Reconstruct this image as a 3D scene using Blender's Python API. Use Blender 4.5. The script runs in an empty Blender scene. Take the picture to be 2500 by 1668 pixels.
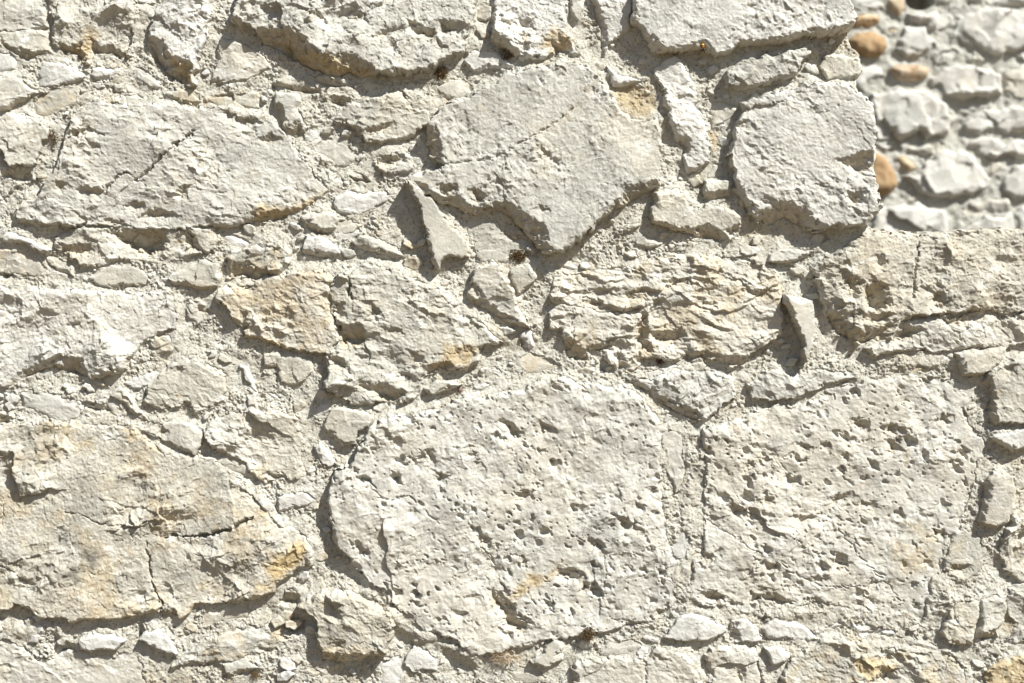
import bpy, math, random
import numpy as np
from mathutils import Vector
C = bpy.context.scene.collection
sc = bpy.context.scene
# ------------------------------------------------------------ camera, sky, sun, exposure
PX = 0.00064                       # metres per photograph pixel on the face of the wall
CX, CY = 1250.0, 834.0
LENS = 50.0
DIST = 2500 * PX * LENS / 36.0
EYE = 1.45                         # camera height above the ground
cam = bpy.data.objects.new('camera', bpy.data.cameras.new('camera'))
C.objects.link(cam)
cam.location = (0, -DIST, EYE)
cam.rotation_euler = (math.radians(90), 0, 0)
cam.data.lens = LENS; cam.data.sensor_width = 36
cam.data.clip_start = 0.05; cam.data.clip_end = 500
cam.data.dof.use_dof = True
cam.data.dof.focus_distance = DIST
cam.data.dof.aperture_fstop = 3.3
sc.camera = cam
SUN = Vector((0.49, -0.465, 0.735)).normalized()      # towards the sun: up, right, behind the camera
world = bpy.data.worlds.new('World'); sc.world = world; world.use_nodes = True
wn = world.node_tree.nodes; wl = world.node_tree.links
bgn = wn['Background']
sky = wn.new('ShaderNodeTexSky'); sky.sky_type = 'NISHITA'; sky.sun_disc = False
sky.sun_elevation = math.asin(SUN.z); sky.sun_rotation = math.atan2(SUN.x, SUN.y)
wl.new(sky.outputs[0], bgn.inputs[0]); bgn.inputs[1].default_value = 0.05
sl = bpy.data.lights.new('sun', 'SUN'); sl.energy = 5.0; sl.angle = math.radians(0.53); sl.color = (0.985, 0.972, 0.91)
so = bpy.data.objects.new('sun', sl); C.objects.link(so)
so.rotation_euler = SUN.to_track_quat('Z', 'Y').to_euler(); so.location = (2, -3, 5)
sc.view_settings.view_transform = 'Standard'; sc.view_settings.look = 'None'
sc.view_settings.exposure = 0.83; sc.view_settings.gamma = 1.0

# ------------------------------------------------------------ numpy noise
_r = np.random.RandomState(7)
PERM = np.tile(_r.permutation(256).astype(np.int32), 3)
ANG = _r.rand(256) * 2 * np.pi
GX = np.cos(ANG).astype(np.float32); GY = np.sin(ANG).astype(np.float32)
RND = _r.rand(4, 256).astype(np.float32)
def hsh(i, j, s=0): return PERM[PERM[(i + s * 17) & 255] + (j & 255)]
def gn(x, y, s=0):
    x = x + s * 13.37; y = y + s * 7.77
    xi = np.floor(x).astype(np.int32); yi = np.floor(y).astype(np.int32)
    xf = (x - xi).astype(np.float32); yf = (y - yi).astype(np.float32)
    u = xf * xf * (3 - 2 * xf); v = yf * yf * (3 - 2 * yf)
    def g(a, b):
        h = hsh(xi + a, yi + b, s); return GX[h] * (xf - a) + GY[h] * (yf - b)
    a = g(0, 0); b = g(1, 0); c = g(0, 1); d = g(1, 1)
    return 1.5 * ((a + u * (b - a)) * (1 - v) + (c + u * (d - c)) * v)
def fbm(x, y, wl_, s=0, o=3, p=.5):
    r = 0; a = 1; f = 1.0 / wl_
    for k in range(o):
        r = r + a * gn(x * f, y * f, s + k); a *= p; f *= 2.03
    return r
def cells(x, y, s=0):
    xi = np.floor(x).astype(np.int32); yi = np.floor(y).astype(np.int32)
    for a in (-1, 0, 1):
        for b in (-1, 0, 1):
            h = hsh(xi + a, yi + b, s)
            yield x - (xi + a + RND[0][h]), y - (yi + b + RND[1][h]), h
def chips(x, y, L, s=0, ang=0., st=1., k=.68, tilt=1.25):
    """hollows between sharp crests, as on broken limestone; about 0..1"""
    c, n = math.cos(ang), math.sin(ang)
    u = (x * c + y * n) / (L * st); v = (-x * n + y * c) / L
    m = None
    for dx, dy, h in cells(u, v, s):
        q = RND[2][h] * .9 + k * (dx * dx + dy * dy) + tilt * (GX[h] * dx + GY[h] * dy)
        m = q if m is None else np.minimum(m, q)
    return m
def facets(x, y, L, s=0, ang=0., st=1.):
    """each cell its own tilted plane with a small step at its border"""
    c, n = math.cos(ang), math.sin(ang)
    u = (x * c + y * n) / (L * st); v = (-x * n + y * c) / L
    best = None
    for dx, dy, h in cells(u, v, s):
        d = dx * dx + dy * dy; val = RND[3][h] + .9 * (GX[h] * dx + GY[h] * dy)
        if best is None: best, out = d, val
        else:
            m = d < best; best = np.where(m, d, best); out = np.where(m, val, out)
    return out
def bumps(x, y, L, s=0, dens=.5):
    """rounded grains / (negated) pits: 0..1"""
    r = 0
    for dx, dy, h in cells(x / L, y / L, s):
        rad = .12 + .33 * RND[3][h]
        t = np.clip(1 - (dx * dx + dy * dy) / (rad * rad), 0, 1)
        r = np.maximum(r, np.where(RND[2][h] < dens, t * rad * 2, 0))
    return r
def blur(a, n, k=2):
    for _ in range(k):
        for ax in (0, 1):
            p = np.pad(a, [(n + 1, n) if q == ax else (0, 0) for q in (0, 1)], mode='edge').cumsum(ax, dtype=np.float64)
            a = (np.take(p, range(2 * n + 1, p.shape[ax]), ax) - np.take(p, range(0, p.shape[ax] - 2 * n - 1), ax)) / (2 * n + 1)
    return a.astype(np.float32)
def seg_d(X, Y, a, b):
    ex, ey = b[0] - a[0], b[1] - a[1]; L2 = ex * ex + ey * ey + 1e-9
    t = np.clip(((X - a[0]) * ex + (Y - a[1]) * ey) / L2, 0, 1)
    return (X - a[0] - t * ex) ** 2 + (Y - a[1] - t * ey) ** 2
def inside(P, X, Y):
    w = np.zeros(X.shape, bool)
    for k in range(len(P)):
        x0, y0 = P[k - 1]; x1, y1 = P[k]
        if y0 == y1: continue
        w ^= ((y0 > Y) != (y1 > Y)) & (X < (x1 - x0) * (Y - y0) / (y1 - y0) + x0)
    return w
def sdist(P, X, Y):
    d = None
    for k in range(len(P)):
        q = seg_d(X, Y, P[k - 1], P[k]); d = q if d is None else np.minimum(d, q)
    d = np.sqrt(d)
    return np.where(inside(P, X, Y), d, -d).astype(np.float32)
SX, SY = .555, -.832               # towards the sun, along the wall, in photograph axes
def notch(P, X, Y, m, R=9.0):
    area = sum(P[k - 1][0] * P[k][1] - P[k][0] * P[k - 1][1] for k in range(len(P)))
    dl = ds = None
    for k in range(len(P)):
        a, b = P[k - 1], P[k]; ex, ey = b[0] - a[0], b[1] - a[1]
        nx, ny = (ey, -ex) if area > 0 else (-ey, ex)
        q = seg_d(X, Y, a, b)
        if nx * SX + ny * SY > 0: dl = q if dl is None else np.minimum(dl, q)
        else: ds = q if ds is None else np.minimum(ds, q)
    dl = np.sqrt(dl); ds = np.sqrt(ds); ins = inside(P, X, Y)
    out = np.where(ds < dl, m * dl * np.exp(-ds / R) * np.clip(1 - ds / (4 * R), 0, 1), 0)
    return np.where(ins, m * dl + .7 * np.clip(dl / 1.5, 0, 1), out).astype(np.float32)

# ------------------------------------------------------------ traced data
ORG = {r + c: (x, y) for r, y in zip('ABC', (0, 534, 1068)) for c, x in zip('123', (0, 800, 1600))}
def pts(t, s):
    ox, oy = ORG[t]
    return [(ox + float(a) / 2.6111, oy + float(b) / 2.6111) for a, b in (q.split(',') for q in s.split())]
stones = []; mort = {'N': [], 'O': [], 'B': []}; cur = None; tile = None
DATA = '''
S A1 14 r ; -60,-60 270,-60 290,60 300,170 200,180 90,185 -60,190
S A1 18 r ; -60,200 60,195 200,180 300,185 315,330 230,350 170,390 90,340 20,300 -60,230
N ; 0,225 60,290 150,318 250,325 315,325 230,352 165,392 90,347 20,305
S A1 20 R ochrelow ; 300,-60 860,-60 850,150 830,290 800,370 740,370 680,340 600,330 560,400 510,410 470,350 400,340 350,290 335,180 310,60
N ; 350,270 420,290 500,270 560,340 555,400 510,410 470,350 400,340 360,310
N ; 580,235 640,290 700,285 810,330 800,370 720,370 640,340 590,330
N ; 285,0 330,10 345,110 325,120 295,60
O ; 360,330 500,260 560,160 640,200 600,300 500,400
S A1 10 s white ; -20,320 50,325 90,370 75,430 30,455 -20,455
S A1 16 r white ; 250,430 300,385 420,400 530,480 470,520 400,520 320,550 240,560 240,480
S A1 22 s ; -60,480 60,480 160,520 245,590 170,620 110,650 60,690 -60,715
N ; 100,640 245,585 180,620 110,665 40,715 -20,718 40,680
S A1 8 r ochre ; 200,650 260,590 330,560 430,540 480,590 480,650 400,680 330,720 270,750 220,720
S A1 26 s ; -60,745 80,730 160,720 250,760 320,820 300,860 270,900 240,990 220,1050 120,1045 60,1050 20,1000 -10,900 -60,880
S A1 18 r ; -60,1050 0,1050 120,1060 220,1060 215,1140 140,1165 100,1160 30,1130 -60,1100
N ; 0,1070 120,1060 210,1070 215,1140 140,1168 100,1163 30,1133
S A1 16 r white ; 590,440 640,410 720,430 780,420 740,470 690,515 600,510 580,480
N ; 580,470 640,480 690,470 690,515 600,513
S A1 34 r white ; 1000,80 1060,10 1100,-60 1310,-60 1340,100 1320,250 1270,330 1260,420 1240,480 1240,545 1140,530 1060,510 1000,430 960,350 940,260 945,180
N ; 945,225 1010,240 1060,290 1100,350 1180,390 1235,410 1243,545 1140,532 1060,512 1000,432 955,345
O ; 1020,300 1150,380 1240,420 1240,550 1150,520
S A1 16 m ; 1390,250 1460,240 1560,270 1660,340 1710,400 1640,460 1560,510 1450,530 1380,540 1350,520 1360,440 1400,380
N ; 1350,495 1450,510 1560,500 1660,460 1600,512 1460,538 1380,545 1350,530
S A2 38 R big ; -609,150 -569,-80 370,-80 371,0 960,-60 940,100 910,200 880,330 720,400 640,460 500,480 400,480 330,490 260,500 190,510 150,470 70,500 0,480 -99,450 -289,370 -399,290 -449,210 -529,170
N ; -449,190 -329,180 -239,180 -159,230 -99,290 -9,350 31,370 100,350 190,345 250,400 310,440 332,495 190,515 150,480 70,505 0,485 -99,455 -289,372 -399,292
N ; 500,130 560,145 680,190 690,200 650,240 580,220
N ; 270,240 360,190 480,180 400,210 330,235
N ; 740,130 800,150 830,200 740,200
N ; 685,230 760,300 740,310 690,270
N ; 180,70 230,80 270,150 200,110
N ; 80,-440 90,-450
N ; -120,60 0,130 10,145 -100,110
N ; 400,240 440,300 420,300
O ; -350,250 -150,300 100,400 300,440 300,500 100,490 -200,420
S A1 12 r ; 830,480 870,420 920,430 1010,520 1000,545 940,540 850,510
S A1 14 m ochre ; 1050,590 1140,560 1290,570 1290,600 1250,690 1160,660 1100,640
N ; 1060,600 1140,620 1200,650 1250,640 1275,600 1260,690 1160,665 1100,645
S A1 10 R ochre ; 1310,600 1400,590 1480,585 1480,650 1430,670 1350,660 1290,640
S A1 10 R ochre ; 1490,590 1640,580 1640,680 1560,680 1490,650
S A1 18 m ; 1740,520 1830,480 1930,490 2060,570 2040,600 1950,590 1850,575
N ; 1745,520 1850,530 2055,573 2045,602 1950,595 1850,580
S A1 16 m white ; 1960,485 2100,470 2250,520 2160,555 2080,555 2000,520
N ; 1965,487 2060,490 2240,520 2160,557 2080,557 2000,523
S A1 16 m ; 2065,620 2130,590 2225,600 2240,660 2180,685 2110,665
N ; 2068,615 2130,600 2225,608 2238,660 2180,688 2110,668
S A1 26 r ; 1760,590 1880,590 1910,620 1900,680 1960,790 1970,800 1940,840 1870,885 1800,810 1770,740 1750,640
N ; 1790,765 1850,800 1900,770 1972,790 1950,842 1870,888
N ; 1752,650 1800,660 1830,760 1790,780 1765,720
S A1 26 m bigleft ; 560,650 700,640 850,680 950,660 1100,670 1260,690 1450,690 1530,720 1620,740 1720,770 1800,830 1850,870 1900,950 1960,1030 2010,1110 2080,1180 2090,1220 1980,1300 1880,1350 1800,1400 1700,1420 1560,1420 1500,1440 1360,1440 1230,1450 1060,1455 860,1450 700,1440 560,1430 400,1440 250,1450 160,1440 100,1390 110,1330 150,1290 250,1250 280,1180 350,1100 380,1000 420,900 440,830 470,740
C 3.6 20 ; 665,1215 760,1120 815,1100 880,1150 960,1080 1050,990 1170,890 1240,830
C 2 6 ; 400,900 560,820 670,865
C 2 8 ; 570,815 670,860
N ; 640,1375 740,1400 850,1445 760,1440
N ; 870,1385 950,1325 1060,1335 1140,1355 1060,1368 940,1368
N ; 520,1190 660,1200 620,1228 560,1222
N ; 1120,1220 1180,1180 1225,1180 1200,1232 1150,1245
N ; 1415,690 1500,700 1470,732 1420,727
N ; 1475,740 1620,748 1600,772 1500,768
N ; 1530,840 1620,828 1580,858
N ; 1610,885 1700,853 1795,878 1690,898
N ; 480,830 575,812 560,850 490,858
N ; 1215,960 1290,955 1250,985
N ; 380,1150 430,1160 390,1190
N ; 560,900 630,920 600,940
N ; 770,1310 850,1280 920,1280 880,1310
N ; 1630,1370 1750,1330 1890,1330 2090,1215 2000,1295 1900,1375 1750,1405 1600,1415
N ; 100,1370 200,1400 300,1420 450,1440 350,1450 200,1445 130,1435
N ; 460,1330 520,1370 620,1400 540,1400
O ; 1650,1290 1850,1330 2090,1200 2000,1310 1850,1400 1600,1420
S B1 24 r ; 1925,-4 2000,-49 2100,-54 2160,6 2140,56 2080,96 2020,106 1950,56
N ; 1925,4 1990,20 2060,60 2140,50 2080,98 2020,108 1950,58
S A2 24 r ; 50,755 100,680 200,650 400,590 480,560 520,640 590,690 660,680 640,780 560,840 500,880 420,890 300,910 240,890 180,830 120,790
N ; 50,750 130,770 200,820 250,880 300,900 420,893 520,865 430,900 300,915 240,893 180,835 120,795
N ; 225,825 330,790 410,780 360,820 260,845
N ; 495,610 560,650 580,660 540,688
S A1 8 r ; 2000,930 2070,870 2200,880 2260,990 2230,1040 2150,1060 2060,1000 2000,980
S A1 12 r brown ; 2200,1110 2300,1100 2370,1150 2330,1170 2230,1150
N ; 2200,1112 2300,1125 2370,1150 2330,1172 2230,1152
S A2 14 r white ; 50,1260 130,1215 300,1220 480,1230 380,1260 310,1300 200,1360 60,1350 40,1300
S A2 8 r white ; 50,1480 120,1420 220,1430 200,1490 130,1510 60,1520
S A2 12 m ; 690,560 760,500 900,520 920,590 850,615 760,615 720,590
S A2 10 m ; 480,520 500,495 600,500 690,480 700,510 610,530
N ; 480,515 580,505 600,525 500,525
S A2 12 r ; 220,540 260,490 330,490 360,540 320,570 250,570
S A2 20 r ; 290,1040 330,980 450,960 540,1000 540,1070 450,1100 360,1100
N ; 300,1005 350,968 450,962 530,1005 420,1020 330,1035
S A2 28 R white ; 1050,170 1075,-60 1520,-60 1520,180 1570,240 1580,330 1450,345 1300,375 1200,370 1110,310 1050,270
N ; 1240,180 1290,200 1295,300 1250,330
N ; 1140,130 1200,125 1200,160 1150,165
N ; 1210,120 1320,115 1320,180 1230,170
N ; 1050,180 1100,250 1200,320 1230,370 1110,315 1050,275
N ; 1420,240 1500,280 1570,330 1460,345
O ; 1430,170 1560,230 1570,330 1400,340 1350,300
S A2 20 s white ; 870,390 940,320 1060,320 1110,370 1190,410 1170,440 1060,430 930,445
N ; 930,445 1020,415 1190,415 1170,443 1060,433
S A2 22 s ; 1545,-60 1620,-60 1625,60 1590,130 1555,80
S A2 24 r white ; 1670,-60 1940,-60 1940,60 1920,180 1850,240 1790,270 1770,330 1740,320 1740,230 1700,100
N ; 1670,-50 1720,20 1760,130 1790,260 1740,320 1740,230 1700,110
N ; 1740,320 1785,270 1860,235 1790,285 1770,330
S A3 46 s toplight ; -150,-60 1220,-60 1230,30 1280,120 1260,170 1200,210 1070,240 960,235 860,280 640,300 520,295 440,360 380,370 290,320 150,340 0,355 -30,330 -60,270 -100,200 -160,150
N ; 0,265 60,313 150,315 270,280 300,270 340,300 380,350 450,350 520,275 650,268 800,240 900,213 1070,208 1275,150 1200,215 1070,243 960,240 860,285 640,305 520,300 440,365 380,375 290,330 150,345 0,358 -40,335
N ; -150,125 -90,175 -20,260 -30,340 -60,280 -110,210
S A2 20 s white ; 1780,420 1850,470 1990,500 2030,505 1940,530 1860,550 1820,540 1810,480
N ; 1815,530 1900,520 2025,500 1940,532 1860,553 1820,543
S A2 40 s bigcentre ; 1130,480 1300,430 1500,380 1600,400 1700,450 1760,520 1820,620 1870,690 1940,740 2020,770 2090,760 2120,800 2130,1000 2120,1140 2120,1190 2000,1250 1890,1320 1800,1360 1700,1450 1600,1530 1540,1590 1420,1625 1360,1620 1320,1560 1240,1490 1160,1400 1080,1340 1020,1330 940,1380 880,1360 820,1330 760,1310 680,1290 600,1240 500,1170 570,1100 700,1070 740,1060 720,1055 650,1000 625,900 640,790 680,720 800,640 920,600 1050,540
C 3 7 ; 740,1060 900,1040 1050,1020 1180,950 1320,880 1440,800 1560,700
N 0.75 ; 625,800 690,810 740,920 740,1000 720,1060 650,1000 625,900
N 0.8 ; 590,1225 680,1225 740,1225 840,1240 920,1320 1040,1290 1100,1290 1200,1310 1290,1380 1400,1440 1430,1627 1360,1622 1310,1560 1230,1490 1150,1400 1080,1345 1020,1335 940,1385 820,1335 700,1312
N ; 1560,1600 1650,1480 1760,1370 1900,1200 2000,1170 2122,1140 2125,1195 2060,1240 1900,1320 1760,1400 1650,1510 1540,1595
N ; 910,1210 960,1200 1020,1260 1000,1310 950,1280
N ; 700,1180 840,1175 830,1220 740,1230
N ; 550,1170 640,1180 670,1225 610,1225
N ; 1350,920 1400,970 1480,1040 1470,1050 1390,985
N ; 1340,1310 1420,1320 1420,1345 1360,1330
C 2 4 ; 1130,1000 1140,1080
C 3 5 ; 840,870 850,940
C 3 5 ; 1345,490 1360,545
O 0.5 ; 1380,830 1440,790 1600,650 1650,560 1720,520 1560,760 1420,830
S B2 38 m sliver ; 490,-240 560,-120 610,0 630,120 650,220 660,310 705,325 725,270 800,235 900,255 905,180 850,90 790,10 720,-70 650,-150 580,-220 510,-240
N 0.9 ; 490,-230 545,-180 600,-60 645,110 670,220 708,325 660,318 640,200 610,100 590,20 540,-120
S B2 12 m ; 880,30 960,-10 1070,10 1150,80 1290,150 1320,210 1330,240 1250,200 1180,210 1140,290 960,260 940,160 900,90
S A3 24 r white ; 0,430 60,390 160,370 200,430 250,520 260,640 300,760 340,900 340,1030 280,1080 210,1115 190,1100 185,980 170,930 130,890 90,740 60,650 50,560 10,500
N ; 130,865 220,880 235,930 180,970 130,895
N ; 190,1080 300,1050 342,1030 280,1085 210,1118
N ; 160,600 190,620 185,640 165,630
S A3 36 R greychip ; 430,500 480,420 600,370 830,320 980,300 990,350 920,430 900,480 780,520 640,555 560,582 440,568
N ; 436,560 560,572 640,542 780,500 900,475 900,495 780,530 640,565 560,590 440,575
S A3 20 R ; 1065,400 1090,350 1200,345 1300,370 1320,430 1300,470 1200,480 1100,500 1060,440
S A3 12 s ochre ; 340,640 440,650 540,690 480,760 400,800 370,810 355,750
N ; 375,810 430,780 500,765 400,805
S A3 44 s bigright ; 540,660 700,600 850,570 950,530 1080,515 1220,540 1320,600 1380,670 1400,760 1405,850 1395,960 1400,990 1395,1080 1405,1180 1410,1280 1440,1310 1400,1370 1350,1410 1290,1450 1150,1450 1020,1480 900,1440 820,1400 740,1440 650,1420 600,1370 590,1330 540,1290 500,1200 490,1100 470,1020 475,920 510,860 500,800 560,720
N ; 1120,1020 1200,1010 1280,965 1400,980 1395,1080 1290,1080 1200,1045
N ; 690,1265 800,1295 850,1285 950,1330 1020,1420 1100,1450 1020,1485 900,1445 830,1402 740,1443 650,1425 600,1375 650,1350 720,1310
N ; 470,1050 520,1150 570,1250 620,1310 590,1340 540,1300 500,1200
N ; 1200,1220 1300,1220 1330,1290 1260,1300
N ; 540,690 700,670 820,650 700,690 570,705
N ; 510,780 600,775 560,800 510,805
C 2 5 ; 570,700 700,680 800,660
C 1.5 3 ; 990,750 1100,710 1220,660
S A3 26 m ; 320,1150 470,1150 475,1240 420,1270 310,1260
N ; 310,1222 475,1212 475,1245 420,1275 308,1265
S A3 8 m ; 370,1030 440,1040 460,1130 330,1140
S A3 30 r ; -20,1420 -10,1230 120,1190 200,1220 260,1330 370,1300 460,1310 540,1380 540,1440 480,1520 420,1545 300,1530 200,1490 90,1460
N ; -20,1395 100,1440 260,1440 350,1430 440,1480 475,1540 400,1547 280,1533 130,1475 0,1445
N ; 460,1450 540,1430 535,1470 480,1490
S A2 22 m brown ; 1840,1480 1900,1440 1920,1430 1990,1425 1920,1480 1900,1490 1840,1495
N ; 1840,1480 1990,1427 1900,1492
S B1 18 r ; 330,150 400,60 640,50 860,70 1060,60 1200,50 1370,40 1400,120 1360,200 1280,220 1180,250 1060,265 900,260 700,280 500,300 430,230 340,190
N ; 640,70 860,55 1050,60 1065,130 980,190 930,210 860,180 760,120
N ; 335,155 440,165 560,155 590,195 500,207 400,202
N ; 1180,50 1250,120 1295,210 1220,180
N ; 700,248 800,258 700,280
N ; 1360,40 1440,30 1420,60 1380,130
S B1 24 s white ; 20,100 60,80 160,110 230,170 320,200 280,220 150,150 20,145
N ; 15,140 150,140 240,200 310,205 280,225 150,165
S B1 8 R ochre ; -60,190 100,190 230,230 290,320 230,370 120,370 70,340 0,330 -60,330
N ; 70,340 180,355 290,350 230,375 120,375
S B1 10 r ; 250,235 330,230 450,300 470,380 420,360 370,340 320,330 290,290
N ; 255,240 290,270 340,320 420,330 465,380 370,345 300,320
S B1 14 m ; 560,380 700,300 840,290 940,360 920,420 820,430 740,470 680,440 620,420
N ; 670,430 750,415 930,418 860,448 760,472 700,462
S B1 22 r ochrelow ; 1070,380 1100,345 1200,300 1300,250 1390,290 1400,380 1380,430 1330,445 1220,440 1110,430
N ; 1068,375 1110,395 1180,395 1250,425 1330,435 1390,400 1350,450 1220,445 1110,438
S B1 24 R ochre ; 1460,200 1560,190 1700,150 1820,170 1850,230 1830,300 1780,350 1680,370 1640,395 1560,385 1480,370 1460,300
N ; 1470,285 1560,270 1620,300 1700,330 1780,345 1720,372 1640,395 1590,375 1500,362
N ; 1770,245 1840,235 1820,265
N ; 1700,190 1800,180 1740,205
S B1 10 r white ; 1430,110 1500,100 1600,150 1560,185 1480,180
S B1 22 m white ; 1940,150 1960,110 2040,115 2120,160 2170,220 2080,260 2000,240 1930,225
N ; 1935,185 2060,215 2170,220 2080,263 2000,247 1930,230
S B2 22 r ; 155,150 210,105 330,120 420,170 480,235 400,245 330,225 250,205 180,170
N ; 155,148 240,185 330,185 400,235 480,238 400,248 330,240 250,215 180,185
S B1 22 r leftwhite ; -60,430 100,420 300,450 560,450 700,460 900,470 1030,465 1090,530 1130,600 1100,700 1000,720 960,760 910,780 820,900 800,960 700,1000 640,1010 550,1010 460,1000 390,970 300,960 200,1000 120,1040 20,1080 -60,1050
N ; 140,960 290,905 380,915 420,875 540,885 550,940 560,1003 440,1003 390,968 290,985 180,1022 60,1062 20,1078 60,1020
N ; 815,860 880,845 905,900 830,932
N ; 640,960 760,950 740,1000 650,1012
N ; 440,660 490,665 470,690
C 1.5 5 ; 235,440 245,490 270,530
S B1 14 R ochre ; 900,780 970,740 1060,740 1110,780 1080,850 980,860 940,830
N ; 903,775 950,770 975,855 930,832
S B1 14 r ; 1190,510 1250,510 1340,570 1360,620 1330,640 1290,640 1240,670 1200,640 1180,570
N ; 1235,515 1330,575 1352,618 1270,580
N ; 1182,560 1210,620 1240,665 1200,642
S B1 30 r ochremid ; 1380,460 1460,420 1600,420 1750,370 1900,340 2060,330 2140,350 2120,440 2110,540 2140,640 2160,760 2100,850 1990,860 1870,840 1800,830 1750,800 1650,760 1570,760 1530,720 1600,680 1500,690 1460,620 1440,560 1390,510
N ; 1430,550 1480,630 1540,640 1570,580 1590,660 1510,693 1460,640
N ; 1570,745 1700,765 1800,795 1873,848 1780,838 1680,822 1590,792
N ; 2130,535 2200,530 2200,600 2150,610
O .6 ; 1460,430 1700,400 1900,360 1900,480 1700,560 1600,700 1500,690 1440,540
O ; 1560,740 1800,780 1880,850 1700,830
S B1 18 R ; 1680,870 1760,850 1990,880 2000,960 1960,1010 1880,1060 1790,1040 1770,950 1680,930
N ; 1680,925 1760,930 1790,970 1780,1040 1760,960
S B2 30 r centre ; 150,330 230,290 320,300 450,320 540,370 680,430 800,500 830,600 960,640 1040,720 1110,780 1050,800 960,820 970,900 900,960 700,960 620,1000 600,1080 550,1150 470,1170 380,1160 300,1170 170,1190 60,1130 -10,1100 -30,1050 10,1000 0,900 -10,850 80,800 90,700 40,600 20,480 60,360
N ; 80,665 140,675 230,700 265,740 220,790 110,785
N ; 0,855 60,848 110,900 155,962 80,942 20,900
N ; 205,1025 290,1045 360,1040 430,1080 490,1100 480,1163 390,1168 350,1130 270,1090 220,1060
N ; 475,455 560,465 615,445 560,475
N ; 515,820 570,855 612,890 590,908 560,890
N ; 630,930 750,900 800,930 700,965 640,975
N ; 285,525 340,560 355,603 300,602
N ; 440,980 520,965 560,990 500,1012
N ; 360,690 480,690 480,710 400,715
N ; 50,540 110,530 120,600 60,610
N ; 890,645 950,650 1010,690 960,680
C 4 20 ; 150,320 140,480 150,510
C 3 12 ; 55,340 30,400 5,440
C 2 5 ; 470,460 590,460 580,520 500,540
C 1.5 4 ; 160,630 330,650 380,655
C 1.5 4 ; 600,1010 700,860 940,840 965,820
O ; 740,800 900,790 960,830 900,940 700,950 640,930 740,860
O ; 640,920 760,890 790,940 650,975
S B2 28 m ; 940,320 1060,270 1110,340 1180,440 1200,520 1250,620 1285,685 1200,670 1130,650 1040,610 960,560 890,500 900,460 930,400
N ; 888,470 960,495 1060,540 1110,600 1180,640 1290,680 1285,690 1160,675 1060,625 950,562 888,510
N ; 920,385 950,430 1010,490 960,470 915,430
S B2 22 m ; 1165,330 1210,290 1300,280 1330,340 1320,400 1260,450 1220,480 1180,400
N ; 1220,475 1255,435 1328,398 1300,430 1240,480
S B2 18 r white ; 1220,760 1270,700 1310,720 1320,800 1280,835 1230,820
N ; 1222,740 1260,760 1290,830 1230,825
S B2 7 r ochre ; 1210,880 1290,850 1420,890 1500,940 1360,980 1260,990 1200,930
S B2 24 l layered ; 1430,390 1500,340 1600,350 1700,320 1900,300 2000,280 2250,230 2500,240 2700,250 2850,330 2900,440 2900,600 2890,720 2800,800 2700,860 2650,930 2590,940 2500,900 2350,900 2200,910 2080,880 2000,900 1940,980 1850,960 1780,900 1750,850 1640,835 1660,880 1680,900 1590,920 1530,900 1500,830 1500,760 1490,710 1410,700 1410,600 1450,560 1410,520
N ; 1415,435 1500,435 1560,450 1800,440 1840,435 1780,465 1600,472 1540,478
N ; 1620,505 1720,505 1880,575 1980,540 2015,565 1890,600 1700,545 1630,532
N ; 1890,475 2000,435 2070,465 1960,485 2020,485 1930,505
N ; 2010,590 2050,630 2050,700 2090,860 2030,840 1990,780
N ; 2060,705 2180,715 2270,680 2285,740 2200,778 2100,762
N ; 1500,755 1560,785 1640,830 1740,785 1800,755 1855,790 1740,830 1700,870 1590,923 1530,903 1500,840
N ; 1405,695 1500,705 1500,740 1410,710
N ; 2100,390 2200,365 2380,370 2390,392 2200,412
N ; 2329,495 2489,530 2490,558 2350,540
N ; 2649,425 2739,455 2839,435 2830,467 2730,482 2660,455
N ; 2489,305 2589,365 2689,420 2650,420 2560,370
N ; 2499,875 2739,865 2789,855 2690,942 2590,930 2520,900
N ; 2410,640 2500,650 2480,670 2420,665
N ; 2140,320 2200,330 2130,345
N ; 1850,760 1900,900 1960,980 1870,960
N ; 2250,930 2300,850 2400,830 2500,860 2350,885
C 2 10 ; 1565,580 1560,700 1567,800
C 2.5 9 ; 1440,540 1600,560 1760,600 1890,590 2000,570
C 2 7 ; 1700,300 1800,320 1900,310 1990,340
O 0.7 ; 2000,560 2060,700 2080,860 2030,920 1960,900 1980,700
O 0.5 ; 2100,560 2400,520 2500,680 2300,720 2100,660
O 0.6 ; 1900,450 2100,430 2400,370 2400,400 2100,480 1900,600
S B3 50 s uprightsliver ; 820,480 880,490 1000,520 1020,600 1010,780 980,870 940,945 920,940 930,800 880,680 850,600 810,540
N ; 815,490 865,600 910,700 945,800 940,940 915,935 900,830 860,690 805,530
S B3 26 s cream ; 720,270 750,210 860,190 1025,190 980,240 900,275 780,280
N ; 715,268 860,270 920,238 1028,195 960,262 880,292 760,290
S B3 24 s grey ; 590,1050 650,1030 760,960 880,1000 980,960 1110,960 1270,1005 1180,1045 1080,1060 960,1110 900,1150 760,1150 620,1150
N ; 1060,1050 1180,1030 1272,1003 1180,1048 1080,1065
N ; 590,1060 630,1070 620,1150 600,1140
S B3 30 r slab ; 1010,330 1090,250 1210,180 1290,120 1400,80 1560,95 1700,100 1900,90 2080,75 2560,70 2560,600 2400,590 2240,605 2150,575 1820,605 1660,620 1560,645 1560,660 1500,760 1400,785 1330,795 1240,770 1160,740 1110,680 1090,600 1060,500 1040,400
N ; 1100,580 1180,635 1290,685 1480,650 1560,640 1500,765 1400,790 1330,800 1230,770 1150,725 1110,660
N ; 1180,325 1260,365 1340,390 1300,480 1260,500 1230,420
N ; 1350,460 1390,380 1480,430 1510,520 1420,572 1380,560
N ; 1390,220 1450,230 1470,290 1440,335 1420,260
N ; 1800,390 1850,460 1865,560 1810,572
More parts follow.
